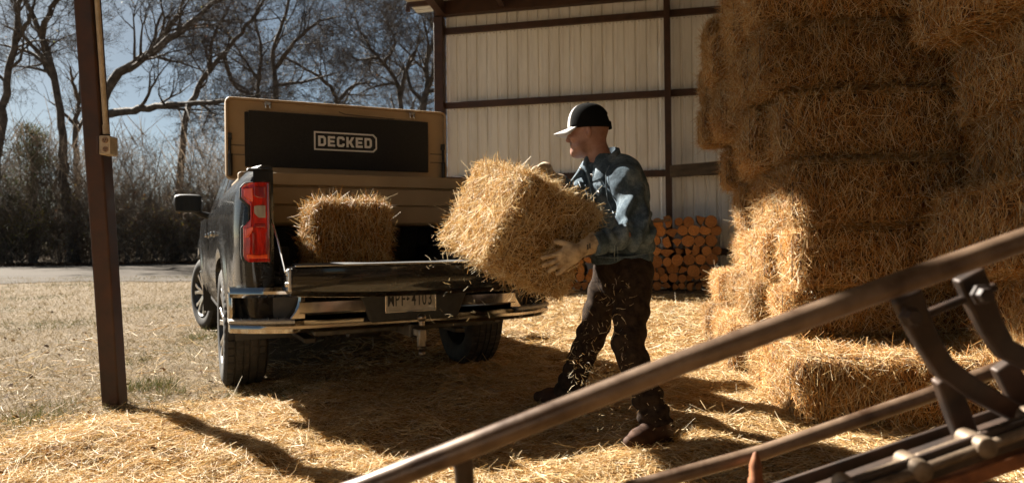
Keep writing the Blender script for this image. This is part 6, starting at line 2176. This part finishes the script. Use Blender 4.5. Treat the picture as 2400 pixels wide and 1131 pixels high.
for part, mbx, q0, q1 in (('front', mbf, -0.60, 0.60), ('back', mb, 0.60, 2 * math.pi - 0.60)):
    n_ = 16 if part == 'front' else 40
    qs = np.linspace(q0, q1, n_ + 1)
    es = np.linspace(0, 1, EN + 1)
    off = 0.0015 if part == 'front' else 0.0
    vs = []
    for q in qs:
        for e in es:
            vs.append(dome(q, e) + (dome(q, e) - cc) * off * 6)
    fs = []
    for i in range(n_):
        for j in range(EN):
            qq = (qs[i] + qs[i + 1]) / 2; qq = (qq + math.pi) % (2 * math.pi) - math.pi
            if part == 'back' and in_hole(qq, (es[j] + es[j + 1]) / 2): continue
            a = i * (EN + 1) + j
            fs.append((a, a + EN + 1, a + EN + 2, a + 1))
    mbx.add(vs, fs)
crown = mb.build('cap_crown', M['cap_black'], man, smooth=70)
fp = mbf.build('front_panel', M['cap_white'], crown, smooth=70)
for o in (crown, fp):
    md = o.modifiers.new('solid', 'SOLIDIFY'); md.thickness = 0.003; md.offset = 0
mb = MB(); mb.ball(cap_pt(0, 0, 0.104), 0.008, 6, (1, 1, 0.6)); mb.build('cap_button', M['cap_black'], crown, smooth=60)
# strap across the back opening
mb = MB(); secs = []
for q in np.linspace(math.pi - 0.55, math.pi + 0.55, 11):
    a, b2 = dome(q, 0.0), dome(q, 0.17)
    o_ = unit(a - cc) * 0.002
    secs.append([a + o_, b2 + o_, b2 - o_ , a - o_])
mb.loft(secs); mb.build('cap_strap', M['cap_black'], crown, smooth=60)
secs_t, n_ = [], 15
mb = MB()
vs, fs = [], []
for i, q in enumerate(np.linspace(-1.05, 1.05, n_)):
    a = dome(q, 0.02)
    for j, t in enumerate((0.0, 0.35, 0.7, 1.0)):
        ext = 0.078 * (math.cos(q) ** 0.55 if abs(q) < 1.5 else 0) * t
        p = a + CF[0] * ext - CF[2] * (0.020 * t + 0.018 * (abs(q) / 1.05) ** 2 * t)
        vs.append(p)
for i in range(n_ - 1):
    for j in range(3):
        a = i * 4 + j
        fs.append((a, a + 4, a + 5, a + 1))
mb.add(vs, fs)
brim = mb.build('cap_brim', M['cap_white'], crown, smooth=70)
md = brim.modifiers.new('solid', 'SOLIDIFY'); md.thickness = 0.005; md.offset = 0
# eyes
for s in (-1, 1):
    c = head_pt(0.0825, 0.031 * s, -0.004)
    mb = MB(); mb.ball(c, 0.0105, 8); e_ = mb.build('eye', simple('eye_white', (0.6, 0.56, 0.52, 1), None, 0.2) if s < 0 else bpy.data.materials['eye_white'], man, smooth=60)
    MB().ball(c + HF[0] * 0.0075, 0.0048, 6).build('iris', M['black'], e_, smooth=60)

# the bale he swings
BALE_R, BALE_N = 0.05, 0.045
me_, sm_, tm_ = make_bale(0.68, 0.44, 0.46, 9, 22000, Lr=(0.035, 0.12), Wr=(0.0022, 0.0038), out=0.20, wild=0.14, bend=0.3)
sm_.materials[0] = M['straw_pale']
hb = link('straw_bale', me_, None, None, label='golden straw bale held tilted in the gloved hands of the person', category='straw bale', group='straw bales being loaded')
link('straw', sm_, None, hb, kind='stuff'); link('twine', tm_, None, hb)
a_ = unit([0.80, 0.42, -0.43])                 # to the right and away, falling
n_up = unit(np.array([0.42, 0.02, 0.9]) - a_ * np.dot(a_, [0.42, 0.02, 0.9]))
l_ = np.cross(a_, n_up)                        # along its length, towards the camera
Mt = Matrix(((l_[0], a_[0], n_up[0]), (l_[1], a_[1], n_up[1]), (l_[2], a_[2], n_up[2])))
hb.rotation_euler = Mt.to_euler()
bc = P(1212, 530, 3.60) - n_up * 0.23
hb.location = bc
# straws falling around the bale, and blown over his legs
rf = np.random.default_rng(31)
def fall(n, us, vs_, Ys, L_, W_):
    p = np.array([P(rf.uniform(*us), rf.uniform(*vs_), rf.uniform(*Ys)) for _ in range(n)])
    d = rf.normal(size=(n, 3)); d /= np.linalg.norm(d, axis=1)[:, None]
    return p, d, rf.uniform(*L_, n), rf.uniform(*W_, n)
fl = [fall(220, (1330, 1480), (650, 930), (3.1, 3.5), (0.008, 0.04), (0.0014, 0.0026)),
      fall(130, (1330, 1440), (820, 930), (3.1, 3.7), (0.008, 0.045), (0.0014, 0.0028)),
      fall(90, (1400, 1580), (850, 1010), (2.9, 3.3), (0.006, 0.022), (0.0014, 0.0028)),
      fall(110, (1000, 1300), (520, 760), (3.1, 3.6), (0.008, 0.045), (0.0014, 0.0026)),
      fall(30, (1230, 1330), (680, 800), (3.2, 3.6), (0.03, 0.12), (0.002, 0.0035))]
cat = [np.concatenate([q[i] for q in fl]) for i in range(4)]
keep = cat[0][:, 2] > 0.02
cat = [c[keep] for c in cat]
link('falling_straw', strand_mesh('falling_straw', cat[0], cat[1], cat[2], cat[3], rf, np.clip(rf.normal(0.85, 0.12, len(cat[0])), 0, 1), bend=0.35), M['straw'], kind='stuff')
# ------------------------------------------------------------------ hay elevator in the foreground
M['rail_paint'] = simple('worn_rail', (0.0525, 0.028, 0.0168, 1), (0.215, 0.145, 0.095, 1), 0.27, 0.25, scale=9, rough2=0.5, stretch=(0.7, 0.7, 0.7), detail=8, bumpk=0.08)
M['rust'] = simple('rust', (0.096, 0.028, 0.008, 1), (0.272, 0.096, 0.028, 1), 0.75, scale=18, bumpk=0.3, detail=8)
M['cast'] = simple('cast_chain', (0.075, 0.048, 0.030, 1), (0.24, 0.18, 0.125, 1), 0.5, 0.4, scale=14, bumpk=0.2)
M['dark_iron'] = simple('dark_iron', (0.020, 0.013, 0.010, 1), (0.060, 0.036, 0.024, 1), 0.55, 0.3, scale=10, bumpk=0.1)
EO = P(1600, 840, 1.36)
elev = empty('hay_elevator', EO, label='rusty brown hay elevator with slanting tube rails across the foreground', category='hay elevator')
def E_(p): return np.asarray(p) - EO
def etube(name, px, r, mat, parent=elev, n=16, **k):
    return MB().tube([E_(P(u, v, Y)) for u, v, Y in px], r, n, **k).build(name, M[mat], parent, smooth=60)
top = etube('guide_rail', [(560, 1246, 1.33), (860, 1140, 1.34), (1600, 848, 1.36), (2120, 660, 1.36), (2520, 520, 1.36), (4300, -115, 1.36)], [0.0228] * 6, 'rail_paint', n=20)
low = etube('guide_rail', [(1100, 1290, 1.85), (1480, 1142, 1.86), (1790, 1058, 1.87), (2150, 935, 1.87), (2330, 868, 1.86), (3900, 340, 1.84)], [0.0198] * 6, 'rail_paint', n=20)
# short foot under the upper rail at its lower end
etube('rail_foot', [(1083, 1058, 1.36), (1088, 1110, 1.37), (1092, 1200, 1.38)], [0.020, 0.019, 0.019], 'dark_iron')
# bent flat-bar brackets from the upper rail down to the trough
def bracket(pts, w, t, name='bracket', mat='dark_iron'):
    pts = [E_(P(*p)) for p in pts]
    m = MB()
    secs = []
    n = len(pts)
    for i in range(n):
        tn = unit(pts[min(i + 1, n - 1)] - pts[max(i - 1, 0)])
        a = unit(np.cross(tn, [0, 1, 0])); b = np.cross(a, tn)
        secs.append([pts[i] + a * w[i] + b * t, pts[i] - a * w[i] + b * t, pts[i] - a * w[i] - b * t, pts[i] + a * w[i] - b * t])
    m.loft(secs)
    return m.build(name, M[mat], elev, bevel=0.006, seg=3)
br = bracket([(2122, 690, 1.38), (2140, 735, 1.39), (2172, 800, 1.41), (2208, 858, 1.44), (2270, 905, 1.48), (2340, 945, 1.54), (2420, 985, 1.58)], [0.030, 0.027, 0.024, 0.024, 0.023, 0.022, 0.022], 0.013)
br2 = bracket([(2268, 640, 1.42), (2290, 695, 1.43), (2318, 760, 1.45), (2352, 815, 1.48), (2420, 850, 1.52), (2500, 885, 1.56)], [0.030, 0.028, 0.025, 0.023, 0.022, 0.022], 0.013)
bracket([(2212, 880, 1.46), (2240, 960, 1.50), (2268, 1030, 1.54)], [0.024, 0.025, 0.025], 0.013, 'lower_strut', 'dark_iron')
bracket([(2350, 850, 1.56), (2385, 920, 1.58), (2420, 1000, 1.60)], [0.027, 0.028, 0.028], 0.013, 'lower_strut', 'dark_iron')
for u, v, Y in ((2132, 742, 1.35), (2298, 690, 1.39)):
    c = E_(P(u, v, Y))
    m = MB()
    m.lathe([(0.001, -0.022), (0.015, -0.022), (0.017, -0.008), (0.022, -0.007), (0.022, 0.0)], 6, 'y', c)
    m.build('bracket_bolt', M['dark_iron'], br, bevel=0.002)
etube('cross_rod', [(2165, 738, 1.42), (2260, 700, 1.43), (2330, 672, 1.44)], [0.009] * 3, 'dark_iron', n=10)
# trough beam and its far side
def beam_px(name, a, b, w, h, mat):
    a, b = E_(P(*a)), E_(P(*b))
    b = a + (b - a) * 2.2
    d = b - a
    q = Vector(d).to_track_quat('Y', 'Z').to_matrix()
    return MB().box((a + b) / 2, (w, np.linalg.norm(d), h), q).build(name, M[mat], elev, bevel=0.004)
beam_px('trough_side', (1700, 1261, 1.42), (2620, 931, 1.42), 0.012, 0.055, 'dark_iron')
beam_px('trough_side', (1700, 1208, 1.66), (2620, 898, 1.66), 0.012, 0.075, 'dark_iron')
beam_px('trough_floor', (1700, 1262, 1.54), (2620, 938, 1.54), 0.21, 0.006, 'dark_iron')
beam_px('lower_channel', (2050, 1185, 1.44), (2620, 985, 1.44), 0.05, 0.03, 'rust')
# chain: pairs of link bars and rollers along the trough
ca, cb = P(1700, 1262, 1.43), P(2600, 938, 1.43)
cb = ca + (cb - ca) * 2.2
cd_ = unit(cb - ca); cn = unit(np.cross(cd_, [0, 1, 0])); cn = -cn if cn[2] < 0 else cn
CL = np.linalg.norm(cb - ca)
pitch = 0.136
k = 0
links_ = []
while k * pitch < CL:
    o0 = ca + cd_ * (k * pitch)
    m = MB()
    q = Matrix((tuple(cd_), (0, 1, 0), tuple(cn))).transposed()
    bar_y = np.cross(cn, cd_)
    for s in (-1, 1):
        c = o0 + cd_ * pitch * 0.5 + bar_y * s * 0.024 + cn * 0.010
        m.tube([E_(c - cd_ * pitch * 0.44), E_(c + cd_ * pitch * 0.44)], 0.0105, 12)
    m.tube([E_(o0 + cn * 0.012 - bar_y * 0.042), E_(o0 + cn * 0.012 - bar_y * 0.038), E_(o0 + cn * 0.012 + bar_y * 0.038), E_(o0 + cn * 0.012 + bar_y * 0.042)], [0.015, 0.021, 0.021, 0.015], 16)
    m.tube([E_(o0 + cd_ * 0.026 + cn * 0.012 - bar_y * 0.012), E_(o0 + cd_ * 0.026 + cn * 0.012 + bar_y * 0.012)], 0.016, 14)
    links_.append(m.build('chain_link', M['cast'], elev, smooth=35, bevel=0.002))
    k += 1
# upright pin with a pointed rusty head on the lower rail
c0 = P(1772, 1150, 1.80)
prof = [(0.001, 0.122), (0.006, 0.118), (0.013, 0.098), (0.0165, 0.085), (0.0165, 0.055), (0.020, 0.050), (0.020, 0.0), (0.020, -0.10)]
m = MB(); m.lathe(prof, 14, 'z', E_(c0) - np.array([0, 0, 0.02])); m.build('rail_pin', M['rust'], elev)
